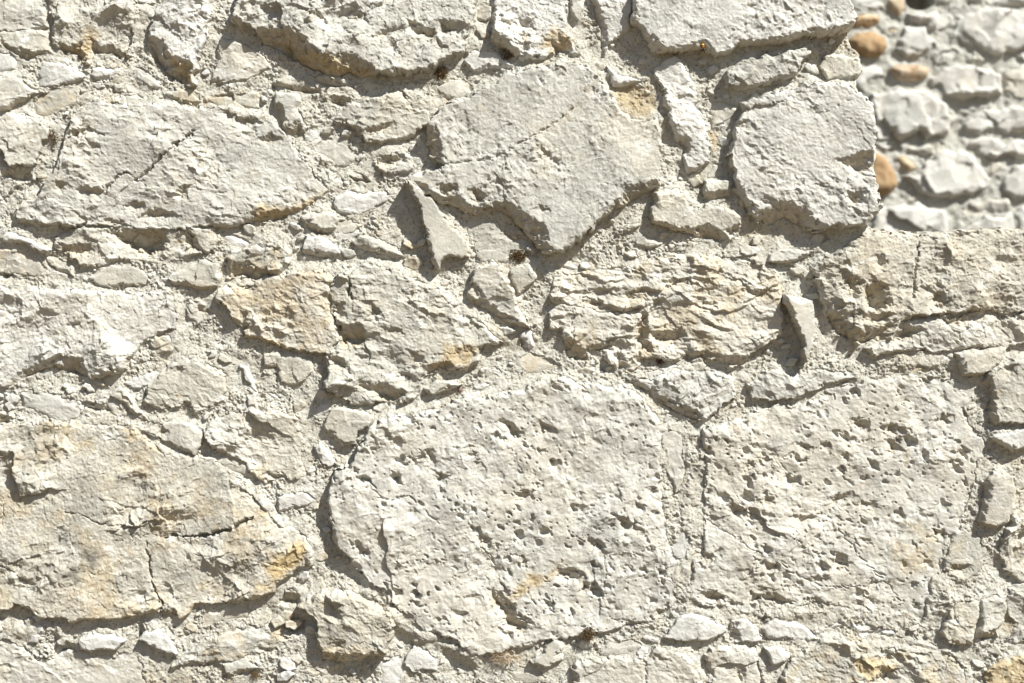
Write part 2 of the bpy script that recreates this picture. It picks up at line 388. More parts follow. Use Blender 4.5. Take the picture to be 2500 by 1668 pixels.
N ; 1320,600 1380,570 1500,590 1460,645 1320,645
N ; 1200,165 1260,180 1250,200
N ; 1220,600 1300,560 1330,600 1260,612
C 2.5 12 ; 1690,110 1670,240 1650,350 1645,500
C 3 10 ; 1680,160 1670,230
O 0.5 ; 1240,720 1400,710 1500,680 1480,770 1300,790
S B3 22 r lowslab ; 1350,820 1500,770 1560,665 1660,635 1820,620 2150,590 2240,618 2400,605 2560,615 2560,800 2400,780 2200,830 2050,820 1900,840 1780,855 1700,840 1500,850 1400,885
N ; 1810,620 1930,605 2060,595 2150,588 2080,620 1960,655 1870,668
N ; 2200,600 2300,610 2400,605 2400,635 2240,622
N ; 1395,880 1500,845 1720,835 1790,852 1960,815 2100,800 2080,835 1900,850 1790,872 1600,885 1410,900
N ; 1520,740 1590,670 1730,700 1600,740 1530,772
S B3 30 s ; 1910,860 1980,840 2150,830 2240,820 2200,900 2110,990 2030,1005 1970,990 1930,920
N ; 1908,870 1965,890 1978,990 1940,950
N ; 1970,985 2100,985 2200,895 2110,998 2030,1010
S B3 32 m ; 2130,970 2200,920 2260,910 2560,880 2560,1300 2200,1300 2120,1290 2150,1190 2150,1100 2110,1040
N ; 2110,990 2155,1040 2170,1150 2160,1230 2200,1310 2120,1293 2140,1180 2108,1080
N ; 2210,940 2300,920 2290,960 2230,965
S B3 30 s white ; 2140,1390 2220,1360 2400,1330 2560,1360 2560,1440 2400,1440 2290,1480 2230,1450
N ; 2140,1390 2230,1430 2290,1470 2400,1430 2560,1435 2400,1445 2290,1485 2230,1455
S B3 8 r ochre ; 1590,940 1680,920 1790,940 1780,980 1600,990
S B2 14 s white ; 2040,990 2080,965 2260,915 2250,950 2060,1005
S B2 26 r ; 1900,1010 2000,1020 2100,1000 2260,960 2500,990 2600,1010 2600,1130 2530,1180 2420,1280 2330,1280 2240,1250 2130,1180 2050,1110 1950,1060
N ; 1900,1008 2020,1045 2120,1120 2240,1190 2350,1220 2410,1280 2320,1283 2220,1250 2080,1140 1960,1062
S C3 14 s ; 50,-30 100,-80 170,-40 200,60 190,240 140,350 90,270 60,150
N ; 50,20 75,150 100,250 140,345 90,280 60,160
S C3 16 m white ; 100,700 150,620 230,530 260,560 230,700 220,770 150,780 110,740
S C3 16 r ; 95,500 120,460 180,470 150,530 100,580
N ; 98,490 160,480 150,530 100,580
S C2 30 p bigpit ; 200,80 150,180 60,200 30,260 10,320 0,400 30,560 60,700 120,750 200,840 260,920 360,960 370,1040 460,1100 560,1150 610,1240 700,1260 820,1300 900,1380 1000,1400 1150,1350 1250,1350 1330,1340 1400,1290 1500,1290 1600,1270 1740,1240 1900,1210 2060,1180 2140,1140 2210,1070 2230,960 2220,800 2190,720 2150,620 2160,520 2120,400 2120,300 2130,100 2120,-40 2110,-130 2000,-260 1900,-330 1700,-350 1500,-380 1350,-360 1250,-290 1100,-290 1000,-260 900,-270 850,-240 700,-180 560,-160 400,-150 300,-90 230,-20
N ; 0,390 45,550 75,700 160,780 215,865 130,790 60,725 28,580 0,470
N ; 1050,965 1130,1015 1180,1050 1220,1140 1310,1165 1240,1225 1150,1200 1140,1100 1070,1082
N ; 1470,835 1560,835 1635,870 1590,903 1500,890
N ; 1615,895 1695,940 1635,955
N ; 945,590 1055,645 1045,682 980,640
N ; 1645,615 1760,670 1785,722 1720,700
N ; 705,205 778,240 765,285 712,262
N ; 1215,335 1325,335 1312,372 1228,372
N ; 1240,1320 1400,1285 1360,1345 1260,1365
N ; 1100,-120 1170,-100 1245,-38 1180,-28
N ; 1345,-112 1400,-92 1465,-48 1380,-60
N ; 628,75 680,95 705,152 650,122
N ; 1838,495 1900,495 1990,555 2045,612 1960,572 1860,533
N ; 2098,1100 2212,1068 2160,1133 2110,1133
N ; 615,1230 712,1230 705,1268 640,1252
N ; 1078,1188 1192,1240 1160,1268 1100,1222
N ; 905,85 960,95 950,125 910,110
N ; 900,45 945,45 920,85
N ; 925,125 990,150 960,160
N ; 1620,-300 1660,-300 1640,-270
N ; 2060,305 2120,330 2110,365 2080,345
N ; 1960,400 2040,430 2030,450 1980,440
N ; 190,690 280,710 270,738 210,735
N ; 1050,820 1100,828 1075,845
N ; 1260,770 1290,775 1275,805 1240,800
N ; 1900,1165 2060,1180 1990,1210 1900,1200
N ; 790,1095 890,1110 895,1140 840,1125
N ; 680,1140 740,1150 710,1165
N ; 885,1000 970,1005 930,1025
C 2.5 8 ; 200,250 280,300 350,380 420,390 520,370 580,410
C 2 5 ; 970,680 1010,740 1050,790
C 2 6 ; 620,460 680,520 720,550
C 2 6 ; 1760,760 1770,860 1760,1000
O ; 1150,1020 1230,930 1280,850 1400,900 1420,830 1480,810 1460,880 1300,980 1190,1050
S C3 17 p pitright ; 310,-50 560,-120 780,-205 880,-180 1000,-220 1100,-290 1270,-340 1400,-390 1700,-385 1850,-370 2030,-350 2030,-260 1995,-210 2010,-100 2110,0 2110,80 2060,200 2050,300 2000,440 1960,530 1930,620 1850,700 1830,840 1770,900 1760,980 1740,1080 1740,1160 1700,1190 1600,1130 1500,1140 1350,1090 1200,1100 1050,1050 980,1020 900,1080 780,1070 680,1040 680,1110 580,1120 500,1080 380,1080 280,1060 230,1030 240,880 250,800 310,770 310,560 320,400 330,200 320,120 300,50
N ; 318,965 400,985 462,1020 380,1042 320,1012
N ; 665,1005 780,995 835,1020 893,1082 800,1062 720,1042
N ; 468,1035 562,1055 553,1098 480,1072
N ; 1005,1010 1100,1050 1275,1098 1120,1092 1040,1052
N ; 475,425 560,438 575,480 520,482
N ; 1252,-125 1362,-125 1385,-55 1300,-80
N ; 1488,-85 1555,-85 1562,-38 1500,-38
N ; 1768,-108 1840,-152 1905,-145 1850,-118
N ; 1478,5 1562,15 1585,60 1520,82
N ; 1048,28 1100,22 1135,75
N ; 895,18 1005,58 960,72
N ; 1128,378 1272,343 1200,402 1150,412
N ; 855,500 960,495 1115,487 940,532
N ; 398,1062 492,1080 480,1112 420,1102
N ; 575,1108 685,1108 640,1142
N ; 670,120 730,115 745,155 700,155
N ; 680,370 770,380 760,415 700,405
N ; 570,155 640,165 630,195 590,195
N ; 1310,405 1400,410 1380,435 1330,430
N ; 1300,640 1370,650 1340,665
N ; 1165,795 1240,790 1220,815 1160,815
N ; 1380,920 1450,915 1430,945 1390,940
N ; 1290,1040 1340,1045 1350,1090 1310,1070
N ; 700,780 800,810 790,850 730,840
N ; 1000,890 1100,890 1060,915 1010,915
N ; 1790,580 1860,600 1870,640 1800,610
N ; 320,740 380,750 370,780 330,770
C 2 7 ; 800,800 860,850 1000,930 1100,960 1300,960
C 2 8 ; 1150,540 1250,670 1340,800 1480,920 1580,1060
C 3 12 ; 1195,180 1210,270 1270,300
C 2 6 ; 580,880 640,850 710,780
C 2 5 ; 330,540 520,650 680,750
C 1.5 4 ; 740,130 830,210 940,310
O 0.6 ; 1500,640 1800,700 1830,850 1560,880 1500,780
O 0.5 ; 1560,520 1750,560 1850,700 1700,680
S C3 14 R ochre ; 1930,600 2000,570 2100,640 2110,720 2080,850 1960,930 1900,900 1850,840 1880,700
N ; 1900,810 2000,800 1960,850 1890,840
S C3 32 r brown ; 2110,280 2160,220 2260,230 2300,330 2290,440 2240,530 2180,570 2100,560 2070,540 2090,420
N ; 2115,270 2150,300 2110,450 2100,555 2065,540 2090,400
S C3 18 R ; 2290,480 2360,440 2560,440 2560,900 2340,920 2230,850 2220,700 2230,600 2270,560
S C3 14 s ; 1800,1010 1830,970 1870,1000 1860,1050 1820,1060
S C3 24 R ; 1900,1040 2050,1030 2060,1120 2040,1200 2030,1330 1950,1320 1870,1300 1830,1250 1880,1150
N ; 1870,1290 1960,1300 2030,1310 2030,1335 1940,1325
S C3 26 R ; 2080,1040 2180,1000 2240,1080 2190,1210 2190,1270 2090,1310 2045,1280 2070,1180
N ; 2050,1250 2130,1220 2190,1205 2190,1272 2090,1313 2045,1285
S C3 16 R ; 2250,960 2400,900 2560,900 2560,1250 2300,1320 2220,1340 2230,1290 2330,1230 2260,1120
N ; 2215,1335 2240,1290 2320,1240 2290,1310
S C3 22 s orange ; 2120,1490 2200,1430 2350,1390 2560,1390 2560,1720 2110,1720
N ; 2120,1490 2150,1500 2140,1567 2115,1560
S C3 24 s white ; 60,1280 110,1210 170,1140 230,1125 330,1150 440,1200 460,1240 330,1290 200,1300
N ; 60,1280 200,1295 330,1285 400,1270 330,1300 200,1308
S C3 20 m white ; 485,1170 560,1160 640,1210 680,1290 620,1310 520,1300 490,1230
N ; 485,1172 520,1180 540,1240 560,1300 510,1290
S C3 16 s white ; 680,1220 770,1160 900,1180 1000,1230 1040,1290 980,1300 860,1280 720,1280
N ; 720,1275 800,1280 870,1280 780,1305
S C3 8 s white ; 1080,1225 1180,1180 1240,1190 1180,1220
S C3 10 r white ; 1270,1200 1400,1210 1540,1240 1540,1270 1400,1270 1310,1290
N ; 1310,1235 1400,1235 1480,1255 1400,1270
S C3 10 r ; 1540,1280 1640,1280 1740,1310 1810,1330 1800,1360 1720,1350 1640,1320
S C3 24 s white ; 700,1350 780,1340 860,1380 840,1420 750,1450 730,1400
N ; 700,1350 730,1385 755,1452 725,1410
S C2 20 s ; 1560,1500 1580,1430 1850,1410 2050,1410 2100,1350 2250,1370 2330,1440 2370,1530 2400,1720 1560,1720
N ; 1560,1480 1590,1500 1600,1600 1560,1600
C 2 8 ; 2005,1420 2030,1480 2030,1640
S C3 18 r ; 330,1380 420,1330 560,1330 650,1370 670,1450 700,1567 700,1720 400,1720 340,1500 320,1440
N ; 538,1468 582,1490 572,1567 550,1535
N ; 320,1400 350,1440 380,1520 340,1500
S C3 22 R ochremid ; 810,1530 870,1430 960,1370 1070,1290 1250,1290 1450,1340 1600,1370 1760,1370 1900,1390 1980,1490 2000,1600 2000,1720 800,1720
N ; 1350,1540 1450,1480 1545,1475 1480,1535 1400,1562
N ; 1500,1380 1570,1365 1600,1400 1540,1410
N ; 1750,1500 1830,1470 1800,1500
O ; 1250,1390 1400,1400 1560,1440 1540,1520 1350,1560 1250,1480
S C2 10 r ; 1740,1390 1800,1320 1950,1290 2010,1330 1960,1370 1860,1390
S C2 24 s ; 1290,1430 1380,1370 1440,1290 1500,1300 1500,1420 1380,1480
N ; 1290,1430 1380,1462 1500,1415 1385,1485
N ; 1450,1365 1500,1355 1500,1395
S C2 18 r white ; 490,1440 530,1370 560,1340 640,1370 700,1430 690,1490 600,1490 540,1520 520,1480
N ; 530,1500 600,1480 665,1488 600,1505 540,1525
S C1 40 R brownblock ; 2050,970 2130,970 2270,980 2400,1060 2500,1110 2530,1200 2500,1300 2460,1390 2330,1400 2290,1450 2150,1450 2060,1430 2040,1380 2010,1300 2020,1180 1990,1140 1900,1070 1960,1020
N ; 2060,1360 2200,1370 2350,1360 2490,1360 2440,1412 2300,1462 2150,1462 2070,1422
N ; 2110,1295 2180,1295 2150,1325
N ; 2070,980 2130,1030 2170,1120 2150,1130 2100,1060
N ; 1890,1060 1960,1100 2000,1150 1960,1130
O 0.6 ; 2020,1340 2250,1300 2500,1350 2400,1440 2100,1450
S C1 16 r brown ; 1760,1075 1800,970 1850,960 1940,1010 1890,1080 1850,1092
N ; 1762,1060 1800,975 1850,970 1940,1010 1890,1082 1850,1095
S C1 25 r bigstain ; -60,-60 100,-90 440,-90 600,-80 800,-80 900,-40 960,30 1060,90 1200,110 1340,120 1450,215 1560,290 1640,380 1700,460 1740,520 1790,560 1900,570 1960,640 2000,720 1990,800 1880,840 1850,880 1760,930 1750,980 1600,1030 1400,1050 1240,1060 1200,1130 1160,1170 1110,1120 1030,1100 900,1130 700,1170 550,1160 440,1180 400,1150 280,1160 180,1080 100,1060 60,1100 -60,1100
C 2.2 8 ; 420,480 520,490 650,550 900,580
C 4 26 ; 1060,630 1180,632 1300,628 1480,580 1620,510
C 3.4 20 ; 925,670 945,780 960,900 990,1010 1030,1060 1025,1100
C 2.5 8 ; 0,810 60,850 120,880 170,920
C 1.5 4 ; 1240,750 1430,765 1700,790 1830,830
C 1.5 4 ; 820,590 860,640 860,700
C 1.5 5 ; 20,430 20,580
C 1.5 4 ; 640,240 700,200 830,140
C 1.5 4 ; 960,400 880,500 890,580
N ; 430,1170 600,1140 750,1150 900,1110 1030,1095 1020,1122 800,1172 620,1195 440,1190
N ; 50,1110 100,1058 190,1075 285,1162 200,1142 120,1112
N ; 1080,1060 1120,1080 1140,1160 1110,1140
N ; 1580,1035 1680,1000 1755,978 1700,1010
O 1.25 ; 1690,820 1750,760 1850,700 1900,640 1960,700 1930,800 1860,840 1800,910 1740,930
O 1.25 ; 1690,830 1760,820 1830,850 1780,910 1740,930
O ; 1640,930 1740,930 1740,980 1620,980
O 0.6 ; 200,60 350,0 500,20 600,50 540,100 300,150 150,180
O 0.8 ; 300,0 420,-40 380,20
O 0.9 ; 500,20 590,20 600,80 540,90
O 0.8 ; 740,-80 900,-60 940,20 820,40
O 0.8 ; 1300,0 1300,1
D 1.4 ; 400,900 450,820 520,790 540,880 480,915
D 1.4 ; 530,720 620,690 660,760 600,830 540,800
D 0.8 ; 1340,390 1420,390 1410,460 1350,460
D 0.7 ; 1210,390 1290,420 1270,460 1220,440
D 0.6 ; 640,300 900,230 1000,300 900,420 720,420
D 0.6 ; 300,800 400,800 400,870 310,880
D 0.7 ; 720,590 850,590 850,680 740,680
D 0.6 ; 1180,660 1260,670 1240,730 1190,720
S C1 14 r ; -60,840 0,850 50,900 50,1000 -20,1050 -60,1050
S C1 24 s white ; 500,1310 560,1250 700,1250 800,1290 740,1350 640,1350 560,1365 510,1350
N ; 505,1345 560,1358 640,1343 740,1345 800,1300 740,1358 640,1358 560,1372
S C1 26 s white ; 890,1290 930,1240 1010,1230 1100,1310 1120,1390 1020,1360 940,1330
N ; 888,1290 950,1320 1020,1350 1122,1388 1020,1365 930,1335
S C1 18 r ochre ; 1100,1470 1170,1410 1230,1340 1320,1290 1480,1230 1600,1190 1780,1220 1800,1270 1860,1300 1720,1390 1600,1370 1500,1420 1400,1440 1290,1440 1180,1460
N ; 1640,1325 1740,1345 1865,1295 1740,1393 1700,1380
N ; 1100,1470 1180,1440 1290,1430 1400,1435 1290,1448 1180,1465
S C1 20 r ; 1420,1450 1560,1410 1660,1470 1560,1500 1490,1540 1440,1500
N ; 1448,1505 1520,1480 1640,1468 1500,1555
S C1 12 r brown ; 1900,1500 1960,1460 2040,1510 2000,1540
S C1 7 s ; -60,1290 60,1290 150,1340 200,1400 180,1430 300,1420 400,1390 700,1390 850,1370 900,1420 910,1567 910,1720 -60,1720
S B1 12 s smoothgrey ; 120,1120 200,1090 350,1120 480,1160 660,1150 720,1220 640,1240 520,1220 470,1290 400,1300 250,1250 140,1190
N ; 510,1175 600,1165 700,1185 722,1225 640,1242 540,1222
N ; 370,1295 460,1290 420,1320
S B1 18 m ; -60,1230 60,1238 75,1270 30,1312 -60,1312
N ; -60,1245 60,1240 75,1270 30,1312 -60,1312
S B1 14 m white ; 790,1050 850,1030 1010,960 990,1010 940,1060 870,1090
N ; 790,1052 870,1080 945,1055 870,1095
S B1 20 r ; 940,1060 1020,1000 1100,920 1200,890 1340,940 1440,990 1440,1080 1410,1160 1330,1200 1260,1250 1210,1230 1200,1170 1080,1210 980,1190 920,1160 930,1120
N ; 1208,1170 1240,1235 1300,1215 1412,1158 1330,1235 1260,1272 1212,1240
N ; 1110,940 1150,940 1130,965
O ; 1130,1120 1170,1125 1150,1150
S B1 20 m ; 700,1130 760,1060 840,1150 880,1220 960,1290 920,1300 850,1270 780,1200
N ; 703,1125 780,1155 860,1230 955,1283 900,1303 820,1245
N ; 770,1090 830,1160 850,1190 800,1150
S B1 22 m ; 880,1350 1000,1300 1100,1290 1220,1320 1290,1360 1280,1430 1240,1500 1170,1480 1060,1420 960,1380
N ; 878,1342 1000,1390 1060,1420 1180,1470 1255,1508 1150,1502 1020,1432
N ; 1010,1300 1050,1340 1080,1365 1030,1360
S B1 18 r ; 1290,1340 1380,1280 1480,1240 1600,1220 1800,1230 1900,1260 1930,1400 1920,1560 1950,1620 1930,1660 1850,1660 1790,1640 1700,1700 1620,1650 1560,1560 1450,1510 1370,1480 1310,1430
N ; 1600,1650 1690,1660 1700,1718 1640,1705
N ; 1680,1615 1790,1625 1855,1672 1800,1655 1740,1655
N ; 1290,1340 1330,1430 1450,1500 1370,1483 1305,1430
O 0.5 ; 1560,1560 1700,1560 1720,1700 1620,1660
S C1 12 r ; 1370,140 1450,110 1600,150 1640,220 1600,260 1530,230 1450,210 1380,190
S C1 14 m white ; 1500,310 1600,320 1620,350 1560,380 1530,385
N ; 1495,305 1530,340 1555,385 1490,390
S C1 18 s white ; 1770,380 1830,360 1950,340 2000,400 1960,440 1860,450 1780,480
N ; 1765,478 1860,440 1980,430 1860,465 1780,495
S C1 18 m white ; 2000,60 2040,40 2110,110 2130,160 2080,190 2030,160
N ; 1998,60 2030,110 2080,190 2030,170
S B1 24 s ; 2070,1320 2120,1220 2200,1200 2320,1230 2380,1240 2350,1330 2280,1350 2260,1430 2190,1450 2110,1400
N ; 2068,1320 2110,1340 2190,1430 2260,1425 2190,1455 2110,1405
S B1 14 m white ; 1980,1250 2040,1190 2110,1170 2100,1220 2030,1270
S B1 12 s white ; 1525,930 1560,940 1650,1130 1600,1080
S B2 30 m ; 610,1080 700,1040 780,1030 860,1050 790,1090 670,1120
N ; 700,1095 760,1060 855,1050 790,1093 670,1122
S B2 14 r white ; 930,1080 980,1050 1060,1040 1000,1080 950,1100
S B2 10 s ; 1435,260 1520,270 1590,310 1500,320
S B2 14 s ; 1970,150 2000,100 2130,150 2100,180 1990,180
N ; 1968,150 2000,170 2100,175 1990,185
S B2 14 r ochre ; 1890,220 1960,200 1990,240 1930,270
N ; 1890,225 1940,240 1990,238 1930,272
S A2 10 r ; 320,1370 420,1345 500,1370 400,1400
S B2 8 s orange ; 745,1220 790,1205 815,1235 780,1258
S A1 8 r ; 780,600 850,580 900,620 850,660 790,650
S B2 10 r white ; 1030,970 1090,950 1150,970 1100,1000
S A3 10 r white ; 850,1600 980,1590 1000,1630 900,1640
S B1 9 r white ; 1690,1120 1700,1100 1780,1110 1780,1160 1720,1150
S B1 10 r ; 2150,10 2240,0 2300,40 2200,90 2140,80
S C1 10 r ; 1040,1130 1100,1130 1100,1180 1050,1190
S C1 8 R ; 1300,1100 1500,1080 1620,1110 1560,1160 1400,1170 1280,1220
S A1 8 r white ; 530,700 620,690 560,740
S C3 9 r white ; 2150,80 2200,110 2200,150 2160,130
S C2 8 r ; 1130,1490 1300,1460 1400,1540 1380,1567 1200,1567
S C2 9 r white ; 330,1440 460,1400 500,1500 460,1600 340,1600
S B3 9 r ; 170,210 220,195 240,215 190,228
S A3 8 m ochre ; 60,1600 200,1590 180,1640 80,1640
M C1
N ; 1765,1195 1820,1140 1990,1150 1960,1235 1800,1225
N ; 360,1300 470,1320 470,1380 370,1390
N ; 880,1230 900,1200 940,1240 890,1290
M A2
O ; 1810,560 1900,520 2080,520 2100,600 2090,700 2030,770 1960,740 1880,700 1830,640
O 0.6 ; 1250,380 1600,370 1640,400 1300,400
M A3
O ; 330,830 400,830 400,920 340,1000
O 0.4 ; 200,1000 340,1040 300,1200 220,1200
M A1
O 0.4 ; 1330,570 1650,560 1640,640 1340,640
O 0.4 ; 640,380 820,360 760,460 650,440
M B1
O 0.4 ; 1480,380 1850,360 1900,420 1500,440
N ; 0,290 60,310 100,380 0,350
M C2
B 20 ; 215,870 400,930 420,1060 600,1120 680,1230 900,1330 1000,1380 950,1460 760,1370 560,1290 340,1120 230,980
B 10 ; 2130,-50 2200,-60 2200,420 2260,700 2330,900 2300,1100 2200,1120 2200,800 2120,500
B 8 ; 200,-80 560,-190 560,-140 260,40
M C1
B 12 ; 1340,90 1500,230 1700,440 1780,560 1700,480 1500,330 1320,160
B 10 ; -60,1190 300,1190 420,1220 400,1290 -60,1280
M A1
B 9 ; 1290,50 1440,60 1500,200 1400,240 1330,330 1280,300
B 9 ; 830,0 960,0 900,300 820,330
B 8 ; 1820,780 2000,1000 2100,1180 2200,1230 2240,1140 2060,960 1900,760
M A2
B 9 ; 930,20 1000,140 1010,300 880,330 700,440 640,440 900,240
M B1
B 9 ; 1060,620 1200,700 1150,800 1000,880 880,900 1080,740
M B3
B 9 ; 1330,880 1500,900 1900,880 1900,960 1400,960
M C3
B 10 ; 1740,900 1900,900 1900,1150 1740,1150
B 8 ; 230,1080 700,1100 1100,1080 1600,1160 1600,1200 900,1150 230,1120
M C3
B 9 ; 180,-60 320,-40 335,200 320,500 320,760 250,820 240,1060 190,1060 180,500
'''
for ln in DATA.strip().split('\n'):
    head, _, body = ln.partition(';'); h = head.split()
    if h[0] == 'S':
        tile = h[1]
        cur = dict(P=pts(tile, body), h=float(h[2]), k=h[3], tag=h[4] if len(h) > 4 else '', N=[], C=[], O=[], D=[])
        stones.append(cur)
    elif h[0] == 'M': tile = h[1]; cur = mort
    elif h[0] == 'N':
        p = pts(tile, body)
        if len(p) > 2: cur['N'].append((float(h[1]) if len(h) > 1 else .95, p))
    elif h[0] == 'B': cur['B'].append((float(h[1]), pts(tile, body)))
    elif h[0] == 'C': cur['C'].append((float(h[1]), float(h[2]), pts(tile, body)))
    elif h[0] in 'OD' and len(pts(tile, body)) > 2: cur[h[0]].append((float(h[1]) if len(h) > 1 else 1., pts(tile, body)))

# ------------------------------------------------------------ materials
def new_mat(name):
    m = bpy.data.materials.new(name); m.use_nodes = True
    nt = m.node_tree; b = nt.nodes['Principled BSDF']; b.inputs['Roughness'].default_value = .9
    b.inputs['Specular IOR Level'].default_value = .25
    return m, nt, b
def N(nt, t, **kw):
    n = nt.nodes.new(t)
    for k, v in kw.items():
        if k.startswith('i_'): n.inputs[k[2:]].default_value = v
        else: setattr(n, k, v)
    return n
def noise(nt, co, scale, det=4, rough=.6, dist=0):
    n = N(nt, 'ShaderNodeTexNoise'); n.inputs['Scale'].default_value = scale; n.inputs['Detail'].default_value = det
    n.inputs['Roughness'].default_value = rough; n.inputs['Distortion'].default_value = dist
    nt.links.new(co, n.inputs['Vector']); return n.outputs['Fac']
def ramp(nt, fac, stops):
    r = N(nt, 'ShaderNodeValToRGB'); e = r.color_ramp.elements
    while len(e) < len(stops): e.new(.5)
    for q, (p, c) in zip(e, stops): q.position = p; q.color = (*c, 1) if len(c) == 3 else (c[0],) * 3 + (1,)
    nt.links.new(fac, r.inputs[0]); return r.outputs[0]
def mix(nt, fac, a, b, mode='MIX'):
    m = N(nt, 'ShaderNodeMix', data_type='RGBA', blend_type=mode)
    for s, v in ((m.inputs[0], fac), (m.inputs[6], a), (m.inputs[7], b)):
        if hasattr(v, 'links'): nt.links.new(v, s)
        else: s.default_value = v if not isinstance(v, tuple) else (*v, 1)
    return m.outputs[2]
def math_(nt, op, a, b=None, cl=False):
    m = N(nt, 'ShaderNodeMath', operation=op, use_clamp=cl)
    for s, v in zip(m.inputs, (a, b)):
        if v is None: continue
        if hasattr(v, 'links'): nt.links.new(v, s)
        else: s.default_value = v
    return m.outputs[0]
def sstep(nt, v, lo, hi):
    m = N(nt, 'ShaderNodeMapRange', interpolation_type='SMOOTHSTEP'); nt.links.new(v, m.inputs[0])
    m.inputs[1].default_value = lo; m.inputs[2].default_value = hi; return m.outputs[0]
def bump(nt, b, hs):
    prev = None
    for hgt, dist, st in hs:
        n = N(nt, 'ShaderNodeBump'); n.inputs['Distance'].default_value = dist; n.inputs['Strength'].default_value = st
        nt.links.new(hgt, n.inputs['Height'])
        if prev is not None: nt.links.new(prev, n.inputs['Normal'])
        prev = n.outputs[0]
    nt.links.new(prev, b.inputs['Normal'])
def limestone(name, mortar=False):
    m, nt, b = new_mat(name)
    geo = N(nt, 'ShaderNodeNewGeometry'); co = geo.outputs['Position']
    at = N(nt, 'ShaderNodeVertexColor', layer_name='tint'); sep = N(nt, 'ShaderNodeSeparateColor')
    nt.links.new(at.outputs[0], sep.inputs[0])
    oc, dk, wh = sep.outputs
    n1 = noise(nt, co, 7, 5, .6, .4); n2 = noise(nt, co, 28, 6, .65, .6); n3 = noise(nt, co, 160, 5, .7)
    n4 = noise(nt, co, 4, 3, .5, 1.0)
    if mortar:
        col = ramp(nt, n2, [(.3, (.50, .475, .415)), (.5, (.585, .565, .50)), (.72, (.65, .635, .585))])
        vo = N(nt, 'ShaderNodeTexVoronoi'); vo.inputs['Scale'].default_value = 420; nt.links.new(co, vo.inputs['Vector'])
        vs = N(nt, 'ShaderNodeSeparateColor'); nt.links.new(vo.outputs['Color'], vs.inputs[0])
        grain = ramp(nt, vs.outputs[0], [(0, (.50, .42, .31)), (.08, (.60, .52, .40)), (.12, (.99, .99, .98)), (.86, (1, 1, 1)), (.93, (1.12, 1.11, 1.08)), (1, (1.18, 1.17, 1.14))])
        col = mix(nt, .75, col, grain, 'MULTIPLY')
    else:
        grey = ramp(nt, n2, [(.3, (.375, .355, .30)), (.52, (.455, .435, .375)), (.72, (.52, .50, .445))])
        cream = ramp(nt, n2, [(.3, (.43, .385, .30)), (.55, (.50, .46, .38)), (.75, (.55, .52, .45))])
        oi = at.outputs[1]
        grey = mix(nt, sstep(nt, oi, .35, .8), grey, ramp(nt, n2, [(.3, (.355, .34, .295)), (.55, (.435, .42, .37)), (.75, (.50, .485, .435))]))
        off = math_(nt, 'ADD', n1, math_(nt, 'MULTIPLY', math_(nt, 'SUBTRACT', oi, .5), -.16))
        col = mix(nt, sstep(nt, off, .48, .66), grey, cream)
        col = mix(nt, math_(nt, 'MULTIPLY', sstep(nt, noise(nt, co, 18, 6, .7, .8), .54, .68), .7), col, (.69, .68, .635))
        # rusty veining, only here and there
        v = sstep(nt, noise(nt, co, 22, 6, .72, 1.6), .55, .68); v = math_(nt, 'MULTIPLY', v, sstep(nt, n4, .47, .62))
        col = mix(nt, math_(nt, 'MULTIPLY', v, .6), col, (.50, .385, .235))
        col = mix(nt, wh, col, mix(nt, n2, (.52, .51, .475), (.63, .62, .595)))
        spk = sstep(nt, noise(nt, co, 260, 3, .6), .66, .74)
        col = mix(nt, math_(nt, 'MULTIPLY', spk, .22), col, (.30, .26, .20))
    if not mortar:
        dst = math_(nt, 'MULTIPLY', sstep(nt, noise(nt, co, 11, 7, .75, .5), .52, .66), .5)
        col = mix(nt, dst, col, (.29, .285, .265))
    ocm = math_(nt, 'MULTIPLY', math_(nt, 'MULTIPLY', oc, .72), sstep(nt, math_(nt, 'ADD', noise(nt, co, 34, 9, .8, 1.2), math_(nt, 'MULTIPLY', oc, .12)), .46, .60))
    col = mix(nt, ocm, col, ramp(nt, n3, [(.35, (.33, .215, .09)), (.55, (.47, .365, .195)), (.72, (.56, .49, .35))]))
    dkm = math_(nt, 'MULTIPLY', dk, sstep(nt, noise(nt, co, 90, 7, .85, .5), .30, .60))
    col = mix(nt, dkm, col, (.20, .185, .155))
    col = mix(nt, .35, col, ramp(nt, n3, [(.25, (.72, .71, .69)), (.5, (1, 1, 1)), (.8, (1.16, 1.16, 1.16))]), 'MULTIPLY')
    nt.links.new(col, b.inputs['Base Color'])
    if mortar:
        bump(nt, b, [(noise(nt, co, 330, 5, .75), .004, .9), (noise(nt, co, 1100, 2, .6), .0012, .8)])
    else:
        bump(nt, b, [(noise(nt, co, 120, 9, .78, .9), .005, .5), (noise(nt, co, 900, 3, .7), .0006, .6)])
    return m
M_STONE = limestone('limestone'); M_MORT = limestone('lime_mortar', True)
def plain(name, stops, scale, bs=200, bd=.002, rough=.9):
    m, nt, b = new_mat(name); co = N(nt, 'ShaderNodeNewGeometry').outputs['Position']
    nt.links.new(ramp(nt, noise(nt, co, scale, 6, .65, .3), stops), b.inputs['Base Color'])
    bump(nt, b, [(noise(nt, co, bs, 5, .7), bd, .7)]); b.inputs['Roughness'].default_value = rough
    return m

